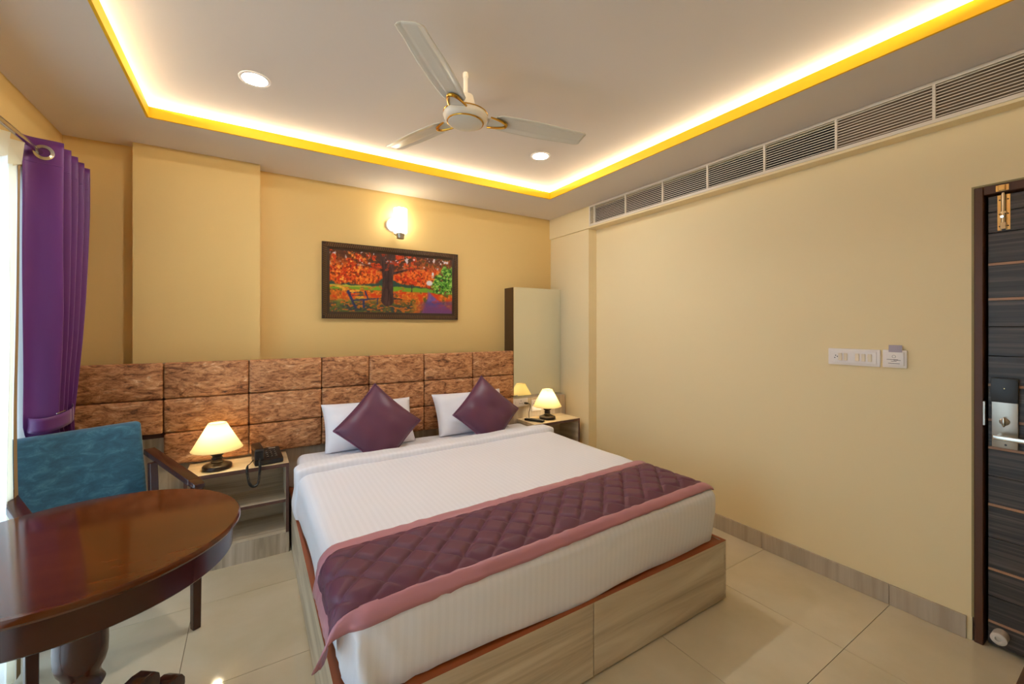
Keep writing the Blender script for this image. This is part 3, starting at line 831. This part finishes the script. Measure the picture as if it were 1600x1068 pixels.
# the print, painted point by point
rng = np.random.default_rng(5)
def vn(A, B, fx, fz, seed):
    r = np.random.default_rng(seed); n = 64; g = r.random((n, n))
    X = (A*fx) % n; Y = (B*fz) % n
    i = X.astype(int); j = Y.astype(int); fx_ = X-i; fz_ = Y-j
    fx_ = fx_*fx_*(3-2*fx_); fz_ = fz_*fz_*(3-2*fz_)
    i2 = (i+1) % n; j2 = (j+1) % n; i %= n; j %= n
    return (g[j,i]*(1-fx_)+g[j,i2]*fx_)*(1-fz_) + (g[j2,i]*(1-fx_)+g[j2,i2]*fx_)*fz_
def fbm(A, B, f, seed, asp=2.1, o=4):
    s = 0; a = 0.5; t_ = 0
    for k in range(o):
        s = s + a*vn(A, B, f*asp*2**k, f*2**k, seed+k); t_ += a; a *= 0.55
    return s/t_
NA, NB = 420, 200
aa = np.linspace(0, 1, NA+1); bb_ = np.linspace(0, 1, NB+1)
A_, B_ = np.meshgrid(aa, bb_)
def cl(rgb): return np.array(rgb, float)
def mixc(im, c, m_): return im*(1-m_[..., None]) + cl(c)*m_[..., None]
def ss(x, e0, e1): 
    t_ = np.clip((x-e0)/(e1-e0), 0, 1); return t_*t_*(3-2*t_)
im = np.zeros((NB+1, NA+1, 3)) + cl((196, 84, 22))
# ground: leaf litter
g1 = fbm(A_, B_, 14, 11); g2 = fbm(A_, B_, 30, 21, o=2); g3 = fbm(A_, B_*2.5, 7, 31)
im = mixc(im, (226, 120, 30), ss(g2, 0.5, 0.7)); im = mixc(im, (206, 52, 14), ss(g1, 0.52, 0.66)); im = mixc(im, (232, 176, 52), ss(g3, 0.56, 0.7)*(B_ < 0.42)*ss(0.55-A_, 0, 0.4))
im = mixc(im, (66, 74, 24), ss(g1, 0.40, 0.30)*0.8)
im = mixc(im, (56, 78, 40), ss(0.24-B_+0.10*(g3-0.5), -0.02, 0.12)*ss(0.72-A_, 0, 0.12)*0.85)
im = mixc(im, (40, 44, 52), ss(fbm(A_, B_*2, 10, 77), 0.5, 0.62)*ss(0.22-B_, 0, 0.12)*ss(0.75-A_, 0, 0.1)*0.8)
im = mixc(im, (206, 96, 22), ss(fbm(A_, B_*2, 22, 78, o=2), 0.58, 0.66)*ss(0.30-B_, 0, 0.1)*ss(0.75-A_, 0, 0.1)*0.75)
# grass strip and far trees
im = mixc(im, (98, 150, 34), ss(B_, 0.355, 0.39)*ss(fbm(A_, B_*3, 8, 41)+0.25*A_, 0.34, 0.5))
im = mixc(im, (210, 186, 60), ss(B_, 0.40, 0.43)*ss(0.4-A_, 0, 0.2)*0.7)
im = mixc(im, (36, 62, 54), ss(B_+0.04*fbm(A_, B_, 12, 51), 0.455, 0.475))
im = mixc(im, (40, 96, 30), ss(B_, 0.44, 0.47)*ss(fbm(A_, B_, 16, 52), 0.5, 0.62)*ss(A_, 0.6, 0.8))
# path
pc_ = 0.775 + 0.0*A_; half = 0.012 + 0.16*np.clip((0.42-B_)/0.42, 0, 1)**1.3; pcx = 0.775 + 0.10*np.clip((0.42-B_)/0.42, 0, 1)
pm_ = ss(half-np.abs(A_-pcx), 0, 0.03)*ss(0.43-B_, 0, 0.02)
im = mixc(im, (92, 74, 168), pm_*0.85)
im = mixc(im, (206, 50, 44), pm_*ss(fbm(A_, B_*3, 8, 61), 0.5, 0.6)*ss(B_, 0.05, 0.15)*ss(0.33-B_, 0, 0.05))
im = mixc(im, (96, 44, 84), ss(A_, 0.66, 0.76)*ss(0.24-B_, 0.0, 0.14)*0.7)
im = mixc(im, (60, 52, 110), ss(0.06-np.abs(B_-0.17-0.10*(A_-0.7)), 0, 0.05)*ss(A_, 0.66, 0.8)*0.6)
# canopy
edge = 0.475 - 0.025*np.sin(A_*9+0.4)+0.12*(fbm(A_, B_, 7, 71)-0.5) + 0.10*ss(np.abs(A_-0.44), 0.1, 0.0)
can = ss(B_, edge-0.015, edge+0.015)
f1 = fbm(A_, B_, 13, 81); f2 = fbm(A_, B_, 34, 91, o=3); f3 = fbm(A_, B_, 5, 95)
cim = np.zeros_like(im) + cl((214, 78, 20))
cim = mixc(cim, (238, 112, 34), ss(f2, 0.5, 0.64)); cim = mixc(cim, (196, 40, 12), ss(f1, 0.5, 0.62)*0.9); cim = mixc(cim, (244, 164, 62), ss(f2, 0.62, 0.74)*ss(0.45-A_, 0, 0.3))
cim = mixc(cim, (96, 34, 16), ss(f2, 0.42, 0.33)*0.9)
dark = np.clip(ss(B_, 0.70, 0.95)*0.9 + ss(0.22-np.abs(A_-0.45), 0, 0.2)*ss(B_, 0.6, 0.8), 0, 1)
cim = mixc(cim, (64, 34, 24), dark*ss(f1, 0.58, 0.42)); cim = mixc(cim, (66, 60, 22), ss(A_, 0.62, 0.78)*ss(B_, 0.74, 0.9)*ss(f1, 0.5, 0.6))
cim = mixc(cim, (226, 214, 224), ss(fbm(A_, B_, 16, 99), 0.66, 0.72)*ss(B_, 0.72, 0.85)*0.9)
im = im*(1-can[..., None]) + cim*can[..., None]
# green tree at right
gt = ss(A_ + 0.06*(f1-0.5) + 0.10*np.sin((B_-0.2)*5), 0.90, 0.93)*ss(B_, 0.33, 0.38)*ss(0.90-B_+0.2*(f3-0.5), 0, 0.05)
gim = np.zeros_like(im) + cl((74, 142, 36)); gim = mixc(gim, (150, 196, 84), ss(f2, 0.54, 0.66)); gim = mixc(gim, (24, 60, 18), ss(f2, 0.46, 0.34)); gim = mixc(gim, (112, 60, 40), ss(fbm(A_, B_, 20, 88), 0.66, 0.7))
im = im*(1-gt[..., None]) + gim*gt[..., None]
im = mixc(im, (232, 236, 244), ss(0.035-np.hypot(A_-0.79, (B_-0.545)*0.6), 0, 0.015)*0.9)
im = mixc(im, (214, 226, 236), ss(fbm(A_, B_, 18, 66), 0.6, 0.66)*ss(0.10-np.hypot(A_-0.86, (B_-0.72)*0.8), 0, 0.05))
# trunk and boughs
def seg(x0, z0, x1, z1, w0, w1):
    dx, dz = (x1-x0)*2.1, z1-z0; L = dx*dx+dz*dz
    t_ = np.clip((((A_-x0)*2.1)*dx + (B_-z0)*dz)/L, 0, 1)
    dd = np.hypot((A_-x0)*2.1-t_*dx, (B_-z0)-t_*dz)
    return ss((w0+(w1-w0)*t_) - dd + 0.02*(f2-0.5), 0, 0.014)
tr = np.zeros_like(A_)
for sgm in ((0.435,0.22,0.437,0.56,0.115,0.090),(0.437,0.54,0.395,1.02,0.085,0.062),(0.445,0.54,0.475,1.02,0.075,0.062),(0.43,0.26,0.37,0.24,0.05,0.01),(0.44,0.26,0.53,0.235,0.05,0.01),(0.49,0.25,0.64,0.215,0.022,0.006),
            (0.49,0.68,0.64,0.78,0.030,0.012),(0.64,0.78,0.80,0.80,0.014,0.006),(0.39,0.72,0.24,0.80,0.030,0.012),(0.24,0.80,0.10,0.92,0.014,0.005),(0.40,0.80,0.30,0.97,0.022,0.01),(0.47,0.85,0.60,0.97,0.022,0.008),
            (0.635,0.38,0.637,0.50,0.020,0.018),(0.09,0.43,0.09,0.50,0.010,0.010)):
    tr = np.maximum(tr, seg(*sgm))
tc_ = cl((54, 34, 34)) + (fbm(A_*3, B_*0.6, 14, 55)[..., None]-0.5)*cl((60, 44, 40))
lf = 1-0.6*ss(f1, 0.57, 0.64)*ss(B_, 0.62, 0.72)
im = im*(1-(tr*lf)[..., None]) + tc_*(tr*lf)[..., None]
# benches
bn = np.zeros_like(A_)
for sgm in ((0.135,0.335,0.19,0.075,0.028,0.026),(0.262,0.345,0.285,0.22,0.022,0.018),(0.15,0.320,0.285,0.332,0.012,0.010),(0.16,0.275,0.28,0.285,0.012,0.010),(0.175,0.195,0.36,0.240,0.020,0.016),(0.25,0.20,0.252,0.09,0.022,0.024),(0.355,0.23,0.355,0.15,0.016,0.016),
            (0.495,0.34,0.50,0.29,0.010,0.010),(0.50,0.325,0.53,0.33,0.008,0.006),(0.50,0.305,0.555,0.300,0.010,0.010),(0.548,0.30,0.55,0.27,0.008,0.008),(0.59,0.335,0.62,0.335,0.008,0.008)):
    bn = np.maximum(bn, seg(*sgm))
im = im*(1-bn[..., None]) + (cl((38, 42, 78)) + (f2[..., None]-0.5)*cl((30, 30, 60)))*bn[..., None]
im = np.clip(im, 0, 255)
iv = [(PX0+FW-0.004 + (PX1-PX0-2*FW+0.008)*a, 3.6625, PZ0+FW-0.004 + (PZ1-PZ0-2*FW+0.008)*c) for c in bb_ for a in aa]
Wn = NA+1
pm2 = MB(); pm2.v = [Vector(p) for p in iv]; pm2.f = [(j*Wn+i, j*Wn+i+1, (j+1)*Wn+i+1, (j+1)*Wn+i) for j in range(NB) for i in range(NA)]
print_m = mat('glossy_park_print', (255, 255, 255), 0.35, spec=0.35)
n, l, bsd = nodes(print_m); at = n.new('ShaderNodeAttribute'); at.attribute_name = 'paint'; l.new(at.outputs['Color'], bsd.inputs['Base Color'])
po_ = pm2.build('print', print_m, pic)
at_ = po_.data.color_attributes.new('paint', 'FLOAT_COLOR', 'POINT')
c01 = (im.reshape(-1, 3)/255)**0.86; cl_ = np.where(c01 <= 0.04045, c01/12.92, ((c01+0.055)/1.055)**2.4)
at_.data.foreach_set('color', np.concatenate([cl_, np.ones((len(cl_), 1))], 1).astype(np.float32).ravel())

# sconce -----------------------------------------------------
so = empty('wall_sconce', (1.08, 3.68, 2.24), label='lit cylindrical opal glass wall light above the painting', cat='wall light')
RX = Matrix.Rotation(radians(90), 4, 'X')
MB().lathe([(0.062, 0), (0.062, 0.010), (0.054, 0.020)], (1.052, 3.679, 2.372), 32, RX).build('back_plate', plastic_white, so, smooth=True)
MB().tube([(1.060, 3.668, 2.345), (1.070, 3.640, 2.290), (1.096, 3.600, 2.268)], 0.014, 12).build('arm', steel, so, smooth=True)
MB().lathe([(0.026, -0.050), (0.034, -0.046), (0.034, -0.020), (0.037, -0.016), (0.037, -0.002), (0.030, 0.0)], (1.098, 3.598, 2.292), 24).build('lamp_holder', steel, so, smooth=True)
sg = MB().lathe([(0.030, 0.0), (0.055, 0.003), (0.057, 0.012), (0.057, 0.212), (0.054, 0.214), (0.054, 0.016), (0.03, 0.008)], (1.098, 3.598, 2.293), 36, caps=False)
tag(sg.build('glass_shade', sconce_m, so, smooth=True), 'lit opal glass cylinder')

# ------------------------------------------------------------------ ceiling fan
FC = Vector((0.914, 1.905, 2.5385))
fan = empty('ceiling_fan', (FC.x, FC.y, ZC), label='three-blade ivory ceiling fan with gold trim on a short rod', cat='fan')
MB().tube([(FC.x, FC.y, 2.56), (FC.x, FC.y, ZC)], 0.011, 14).build('rod', fan_white, fan, smooth=True)
MB().lathe([(0.0112, -0.022), (0.0135, -0.020), (0.0135, 0.0), (0.0112, 0.002)], (FC.x, FC.y, ZC-0.004), 16).build('rod_collar', fan_white, fan, smooth=True)
tl = Matrix.Rotation(0.030, 4, 'X') @ Matrix.Rotation(0.030, 4, 'Y')
def F(mb): return mb.warp(lambda p: FC + tl @ p)
F(MB().lathe([(0.020, 0.105), (0.034, 0.100), (0.046, 0.060), (0.052, 0.022)], (0,0,0), 32)).build('upper_canopy', fan_white, fan, smooth=True)
mo = F(MB().lathe([(0.052, 0.030), (0.088, 0.024), (0.108, 0.010), (0.112, -0.004), (0.106, -0.020), (0.096, -0.030), (0.080, -0.036)], (0,0,0), 48)).build('motor_housing', fan_white, fan, smooth=True)
F(MB().torus((0,0,0.008), 0.1105, 0.0028, seg=48)).build('gold_band', gold, mo, smooth=True)
F(MB().torus((0,0,-0.034), 0.089, 0.0042, seg=48)).build('gold_ring', gold, mo, smooth=True)
F(MB().lathe([(0.089, -0.033), (0.086, -0.040), (0.060, -0.047), (0.020, -0.050), (0.001, -0.0505)], (0,0,0), 40)).build('bottom_cap', fan_blade, mo, smooth=True)
RT = 0.658
for k in range(3):
    ang = -0.236 + k*2*pi/3
    Rz = Matrix.Rotation(ang, 4, 'Z')
    pt = radians(9)
    def bl(u, v):
        r = 0.155 + (RT-0.155)*u
        wd = 0.058 + 0.010*sin(pi*min(u*1.2, 1))
        # rounded tip and narrower root
        if u > 0.955: wd *= 0.72+0.28*sqrt(max(0.0, 1-((u-0.955)/0.045)**2))
        if u < 0.05: wd *= 0.78+0.22*(u/0.05)
        yv = (2*v-1)
        y = wd*yv
        z = -y*math.tan(pt) - 0.004*yv*yv + 0.0025*math.exp(-((abs(yv)-0.55)/0.10)**2)
        return Rz @ Vector((r, y, z+0.002))
    o = F(MB().grid(bl, 40, 20)).build('blade', fan_blade, fan, smooth=True, angle=60, solid=0.003)
    hold = MB().beam((0.095, 0, 0.004), (0.175, 0, 0.002), 0.030, 0.006).warp(lambda p: Rz @ p)
    F(hold).build('blade_arm', fan_white, o)
    plate = MB().grid(lambda u, v: Rz @ Vector((0.118+0.094*u, (2*v-1)*0.042*(1-u)**0.55*(0.9+0.1*u), -0.008 - (2*v-1)*0.042*(1-u)**0.55*math.tan(pt)*0.8)), 12, 8)
    F(plate).build('blade_plate', fan_blade, o, smooth=True, solid=0.004)
    arch = []
    for q in range(29):
        uu = -1 + 2*q/28
        yy = 0.044*uu; xx = 0.122 + 0.092*(1-abs(uu)**2.4)
        arch.append(Rz @ Vector((xx, yy, -0.011 - yy*math.tan(pt)*0.8)))
    F(MB().tube(arch, [0.0045+0.0045*sin(pi*q/28) for q in range(29)], 8)).build('gold_arch', gold, o, smooth=True)

# downlights -------------------------------------------------
for (x, y), lab in (((0.012, 2.530), 'round recessed ceiling downlight on the left, nearer the window'), ((1.832, 2.530), 'round recessed ceiling downlight near the far cove corner')):
    r = empty('downlight', (x, y, ZC), label=lab, cat='downlight', group='recessed downlights')
    MB().lathe([(0.072, 0.0), (0.072, -0.003), (0.064, -0.006), (0.057, -0.004), (0.057, 0.0)], (x, y, ZC), 36, caps=False).build('trim_ring', plastic_white, r, smooth=True)
    MB().lathe([(0.057, -0.0015), (0.057, -0.0035)], (x, y, ZC), 36).build('lens', down_m, r)

# ------------------------------------------------------------------ air-con grille on the beam
gr = empty('air_grille', (2.788, 1.35, 2.46), label='long white slatted air-conditioning grille set in the beam', cat='air vent')
GX, GY0, GY1, GZ0, GZ1 = 2.7875, -0.38, 3.022, 2.472, 2.636
for nm, y0, y1, z0, z1 in (('frame_rail', GY0, GY1, GZ0-0.018, GZ0), ('frame_rail', GY0, GY1, GZ1, GZ1+0.016), ('frame_end', GY1, GY1+0.014, GZ0-0.018, GZ1+0.016), ('frame_end', GY0-0.012, GY0, GZ0-0.018, GZ1+0.016)):
    MB().box(GX-0.007, GX, y0, y1, z0, z1).build(nm, grille_w, gr)
tag(MB().box(2.852, 2.859, 1.015, GY1, GZ0+0.001, GZ1).build('backing', plenum_dark, gr), 'dark opening')
tag(MB().box(2.806, 2.859, GY0, 1.015, GZ0+0.001, GZ1).build('backing', plenum_board, gr), 'brown board behind slats')
ns = 11
for i in range(ns):
    z = GZ0 + (GZ1-GZ0)*(i+0.5)/ns + 0.001
    MB().box(GX-0.004, GX-0.0005, GY0, GY1, z-0.0019, z+0.0019).build('slat', grille_w, gr)
for y in (2.966, 2.574, 2.184, 1.798, 1.404, 1.018, 0.622, 0.230, -0.16):
    MB().box(GX-0.0062, GX+0.008, y-0.0055, y+0.0055, GZ0, GZ1).build('mullion', grille_w, gr)

# ------------------------------------------------------------------ switches on the right wall
sw = empty('switch_board', rw(0, 0.968) + (1.255,), RROT, 'long white switch board with five rockers on the right wall', 'switch')
pf = RWB(MB().box(-0.010, 0, 0.848, 1.088, 1.257, 1.350)).build('plate', plastic_white, sw, bevel=0.004)
inn = RWB(MB().box(-0.0125, -0.0098, 0.864, 1.072, 1.270, 1.337)).build('module_frame', plastic_white, sw, bevel=0.001, bseg=1)
for yy in (1.028, 1.002, 0.948, 0.920, 0.892):
    RWB(wedge(-0.017, -0.012, yy-0.0085, yy+0.0085, 1.283, 1.324, 1.324)).build('rocker', rocker_m, sw, bevel=0.001, bseg=1)
b = MB()
for dy, dz in ((0, 0.006), (-0.008, 0.0), (0.004, -0.007)):
    b.box(-0.0132, -0.0124, 1.050+dy-0.0022, 1.050+dy+0.0022, 1.304+dz-0.003, 1.304+dz+0.003)
RWB(b).build('socket_holes', black_pl, sw)
kh = empty('key_card_holder', rw(0, 0.789) + (1.255,), RROT, 'square white key card power holder beside the switch board', 'switch')
RWB(MB().box(-0.012, 0, 0.740, 0.838, 1.259, 1.352)).build('plate', plastic_white, kh, bevel=0.004)
fr = RWB(MB().box(-0.020, -0.0118, 0.750, 0.828, 1.270, 1.341)).build('card_pocket', plastic_white, kh, bevel=0.002)
b = MB()
for z, y0, y1 in ((1.302, 0.772, 0.818), (1.299, 0.762, 0.790), (1.293, 0.778, 0.800), (1.282, 0.766, 0.812)):
    b.box(-0.0206, -0.0199, y0, y1, z-0.0011, z+0.0011)
b.torus((-0.0203, 0.789, 1.318), 0.007, 0.0007, Matrix.Rotation(radians(90), 4, 'Y'), 20, 5)
tag(RWB(b).build('small_print', ink, fr), kind='stuff')
tag(RWB(MB().box(-0.0177, -0.0163, 0.757, 0.811, 1.325, 1.378)).build('key_card', card_m), 'lilac grey key card standing in the wall holder', 'card')

# ------------------------------------------------------------------ curtains
rod = empty('curtain_rod', (-0.87, 1.75, 2.32), label='steel curtain pole along the window wall carrying the purple curtain', cat='curtain rod')
MB().tube([(-0.868, 0.2, 2.315), (-0.868, 3.42, 2.315)], 0.0125, 16).build('pole', chrome, rod, smooth=True)
MB().lathe([(0.013, 0), (0.022, 0.006), (0.026, 0.022), (0.018, 0.036), (0.004, 0.040)], (-0.868, 3.42, 2.315), 20, Matrix.Rotation(radians(-90), 4, 'X')).build('finial', chrome, rod, smooth=True)
for y in (0.5, 3.36):
    MB().box(XL, XL+0.008, y-0.02, y+0.02, 2.27, 2.36).beam((XL+0.004, y, 2.305), (-0.868, y, 2.300), 0.014, 0.012).build('bracket', chrome, rod)
cu = empty('purple_curtain', (-0.86, 3.08, 0.015), label='purple satin eyelet curtain gathered and tied back beside the window', cat='curtain')
CYA, CYB, HALF = 2.875, 3.315, 9
def cur(u, z):
    """u along the cloth 0..1"""
    # squeeze towards the tie-back
    if z > 1.0: sq = ((2.40-z)/1.40)**2.2
    else: sq = 1 - 0.35*min(1, (1.0-z)/0.8)
    low = max(0.0, min(1.0, (0.985-z)/0.12)); y0 = CYA + 0.010*sq + 0.085*low; y1 = CYB - 0.19*sq
    amp = 0.0625*(1-0.15*sq); xc = -0.853 - 0.006*sq
    ph_ = u*HALF
    k = int(min(ph_, HALF-1e-6)); f = ph_-k
    tri = -cos(pi*f) if k % 2 == 0 else cos(pi*f)
    tri = math.copysign(abs(tri)**0.65, tri)
    x = xc + amp*tri; y = y0 + (y1-y0)*u
    y += 0.006*sin(pi*f)*(1 if k % 2 == 0 else -1)
    y -= 0.012*sq*N((u*8, z*2.5, 0), 1, 3); x += 0.010*N((u*5, z*1.6, 2), 1, 7)*min(1, (2.4-z)*1.5)
    return Vector((x, y, z))
MB().grid(lambda u, v: cur(u, 0.015 + 2.365*v), 150, 60).build('cloth', curtain_m, cu, smooth=True, angle=180, solid=0.0022)
for k in range(HALF):
    u = (k+0.5)/HALF; c = cur(u, 2.315); d_ = cur(u+0.01, 2.315) - cur(u-0.01, 2.315); a_ = atan2(d_.y, d_.x)
    Mz = Matrix.Rotation(a_, 4, 'Z') @ Matrix.Rotation(radians(90), 4, 'X')
    o = MB().lathe([(0.021, -0.004), (0.022, -0.006), (0.036, -0.0045), (0.037, 0.0), (0.036, 0.0045), (0.022, 0.006), (0.021, 0.004)], c, 30, Mz, closed=True).build('eyelet', chrome, cu, smooth=True)
MB().tube([cur(k/150, 2.262)+Vector((0.0, -0.001, 0)) for k in range(151)], 0.0016, 5).build('heading_seam', curtain_m, cu, smooth=True)
def band(u, v):
    a = 2*pi*u; z = 0.985 + 0.07*v
    return Vector((-0.859 + 0.073*cos(a), 3.005 + 0.140*sin(a) + 0.0, z + 0.006*sin(a*1.0) + 0.012*sin(a)))
MB().grid(band, 48, 4).build('tie_back', curtain_m, cu, smooth=True, solid=0.004)
tag(MB().tube([(-0.80, 2.868, 1.055), (-0.785, 2.92, 1.060)], 0.0022, 6).build('tie_hook', chrome, cu, smooth=True), 'bright metal hook')

def sheer_panel(y0, y1, x, waves, amp, z1, label, n=200, lace=False):
    r = empty('sheer_curtain', (x, (y0+y1)/2, 0.012), label=label, cat='curtain', group='ivory sheer curtains')
    def fn(u, v):
        z = 0.012 + (z1-0.012)*v
        a = amp*(1-0.25*v); y = y0+(y1-y0)*u
        if lace:
            o_ = max(0, (y-2.05)/0.6); o_ = min(o_, 1.0); o_ = o_*o_*(3-2*o_)
            lo_ = max(0, min(1, (1.75-z)/0.9)); lo_ = lo_*lo_*(3-2*lo_)
            xo = o_*(0.060 + 0.052*lo_)
            return Vector((x + xo + a*sin(2*pi*waves*u + 0.5*sin(3*z+u*20)) + 0.006*N((y*3, z*1.2, 0), 1, 2), y - 0.170*o_*lo_, z))
        xx = x + a*sin(2*pi*waves*u + 0.5*sin(3*z+u*20)) + 0.006*N((y*3, z*1.2, 0), 1, 2)
        return Vector((xx, y - 0.03*(1-v)*u*(y1-y0 > 1), z))
    MB().grid(fn, n, 30).build('voile', sheer_m, r, smooth=True, angle=180)
    def hem(u, v):
        p = fn(1-0.022*u*2.4/(y1-y0), v); return p + Vector((0.004, 0.0, 0))
    MB().grid(hem, 4, 30).build('hem', hem_m, r, smooth=True, angle=180)
    if lace:
        def lc(u, v):
            p = fn(1.0, v); return p + Vector((0.006, 0.002+0.022*u*(1+0.8*(1-v)), 0))
        MB().grid(lc, 3, 40).build('lace_edge', lace_m, r, smooth=True, angle=180)
    # pinch pleats at the heading
    x0_ = x if not lace else x + 0.005
    np_ = max(1, int((y1-y0)/0.11))
    for k in range(np_):
        yy = y1 - 0.012 - k*0.11
        if yy < y0 + 0.01: break
        b = MB()
        x = x0_ + 0.055*min(1, max(0, (yy-2.05)/0.6))
        b.add([(x-0.012, yy, z1-0.10), (x+0.030, yy-0.012, z1-0.085), (x+0.040, yy-0.014, z1+0.012), (x-0.012, yy, z1+0.012)], [(0,1,2,3)])
        b.add([(x+0.030, yy-0.012, z1-0.085), (x-0.006, yy-0.045, z1-0.10), (x-0.006, yy-0.045, z1+0.012), (x+0.040, yy-0.014, z1+0.012)], [(0,1,2,3)])
        b.build('pinch_pleat', hem_m, r)
    return r
sheer_panel(0.15, 2.715, -0.948, 24, 0.010, 2.272, 'long ivory sheer curtain across the window, edged with tan lace', 320, True)
sheer_panel(2.80, 3.22, -0.950, 5, 0.010, 2.25, 'narrow ivory sheer panel hanging behind the purple curtain', 40)
r2 = empty('sheer_rail', (-0.92, 1.7, 2.28), label='thin white rail carrying the sheer curtains close to the wall', cat='curtain rod')
MB().box(-0.930, -0.915, 0.1, 3.3, 2.285, 2.297).build('rail', plastic_white, r2)
for y in (0.4, 1.8, 3.28):
    MB().box(XL, -0.915, y-0.01, y+0.01, 2.297, 2.305).build('bracket', plastic_white, r2)

# ------------------------------------------------------------------ round table
TC = (-0.466, 1.867)
tbl = empty('round_table', TC + (0,), label='round polished dark wood pedestal table in front of the armchair', cat='table')
R_ = 0.430
tp = MB().lathe([(R_-0.020, 0.764), (R_-0.006, 0.767), (R_, 0.775), (R_-0.001, 0.783), (R_-0.007, 0.789), (R_-0.020, 0.790)], (TC[0], TC[1], 0), 96).build('top', darkwood, tbl, smooth=True)
ap = MB().lathe([(R_-0.028, 0.680), (R_-0.024, 0.684), (R_-0.024, 0.764)], (TC[0], TC[1], 0), 96).build('apron', chairwood, tbl, smooth=True)  # darker wood than the top; the apron's shade is put into the colour
MB().lathe([(0.060, 0.120), (0.066, 0.130), (0.066, 0.262), (0.058, 0.276), (0.046, 0.288), (0.044, 0.304), (0.054, 0.316), (0.058, 0.326), (0.052, 0.338), (0.046, 0.350), (0.048, 0.368), (0.058, 0.386), (0.064, 0.410),
            (0.0655, 0.450), (0.063, 0.560), (0.060, 0.640), (0.066, 0.655), (0.072, 0.680)], (TC[0], TC[1], 0), 40).build('pedestal', chairwood, tbl, smooth=True)
prof = [(0.058, 0.140), (0.058, 0.238), (0.100, 0.194), (0.140, 0.184), (0.190, 0.190), (0.225, 0.184), (0.243, 0.166), (0.247, 0.142), (0.243, 0.116), (0.252, 0.098), (0.270, 0.090), (0.292, 0.094), (0.318, 0.092), (0.342, 0.078), (0.354, 0.058), (0.355, 0.034), (0.346, 0.012), (0.325, 0.0),
        (0.280, 0.0), (0.255, 0.020), (0.215, 0.062), (0.150, 0.112)]
for k in range(4):
    a = radians(53) + k*pi/2; ca, sa = cos(a), sin(a); hw = 0.030
    vs = []
    for sgn in (-1, 1):
        vs += [Vector((TC[0] + r*ca - sgn*hw*sa, TC[1] + r*sa + sgn*hw*ca, z)) for r, z in prof]
    n_ = len(prof)
    fs = [tuple(range(n_)), tuple(reversed(range(n_, 2*n_)))] + [(i, i+n_, (i+1) % n_ + n_, (i+1) % n_) for i in range(n_)]
    MB().add(vs, fs).build('foot', chairwood, tbl, bevel=0.005, bseg=2, angle=50)

# ------------------------------------------------------------------ armchair
ch = empty('armchair', (-0.594, 2.653, 0), radians(28), 'dark wood armchair with teal padded back between table and curtain', 'chair')
hwid = 0.250
def CB(mb, *a, **k): return mb.build(*a, parent=ch, local=True, **k)
for s in (-1, 1):
    CB(MB().beam((s*(hwid+0.018), -0.262, 0), (s*(hwid+0.020), -0.268, 0.690), 0.034, 0.034, (0,1,0), 0.040, 0.040), 'leg', chairwood, bevel=0.003, bseg=1)
    CB(MB().beam((s*(hwid-0.006), 0.285, 0), (s*hwid, 0.150, 0.40), 0.034, 0.036, (0,1,0), 0.036, 0.042).beam((s*hwid, 0.150, 0.40), (s*hwid, 0.170, 0.745), 0.036, 0.042, (0,1,0), 0.034, 0.036), 'leg', chairwood, bevel=0.002, bseg=1)
    b = MB().beam((s*(hwid+0.020), 0.275, 0.788), (s*(hwid+0.020), -0.240, 0.712), 0.050, 0.030)
    b.beam((s*(hwid+0.020), -0.240, 0.712), (s*(hwid+0.020), -0.300, 0.700), 0.050, 0.030, w1=0.044, h1=0.022)
    CB(b, 'arm', chairwood, bevel=0.004)
    CB(MB().box(s*hwid-0.014, s*hwid+0.014, -0.245, 0.16, 0.335, 0.395), 'side_rail', chairwood, bevel=0.002, bseg=1)
CB(MB().box(-hwid+0.02, hwid-0.02, -0.280, -0.252, 0.335, 0.395), 'front_rail', chairwood, bevel=0.002, bseg=1)
CB(MB().box(-hwid+0.02, hwid-0.02, 0.150, 0.178, 0.335, 0.395), 'rear_rail', chairwood, bevel=0.002, bseg=1)
CB(MB().rbox((-hwid+0.016, -0.285, 0.395), (hwid-0.016, 0.20, 0.475), (0.025, 0.03, 0.03), (8, 8, 2)), 'seat', teal, smooth=True, weld=True)
# padded back, leaning away
def lean_back(p): 
    return Vector((p.x, p.y + (p.z-0.48)*0.22, p.z))
CB(MB().rbox((-0.244, 0.185, 0.50), (0.244, 0.245, 0.955), (0.018, 0.022, 0.018), (10, 1, 10)).warp(lean_back), 'backrest', teal, smooth=True, weld=True)
CB(MB().box(-0.20, 0.20, 0.246, 0.262, 0.52, 0.92).warp(lean_back), 'back_frame', chairwood, bevel=0.002, bseg=1)

# desk beside the camera: only the edge of its top reaches into the picture
dk = empty('desk', (1.85, -0.09, 0), label='dark wooden desk whose edge just shows at bottom right', cat='desk')
MB().box(1.30, 2.30, -0.36, 0.178, 0.705, 0.735).build('top', chairwood, dk, bevel=0.004)
for x in (1.34, 2.26):
    for y in (-0.32, 0.145):
        MB().beam((x, y, 0), (x, y, 0.705), 0.045, 0.045, (0,1,0)).build('leg', chairwood, dk, bevel=0.003, bseg=1)
MB().box(1.34, 2.26, 0.125, 0.145, 0.62, 0.705).build('apron', chairwood, dk)
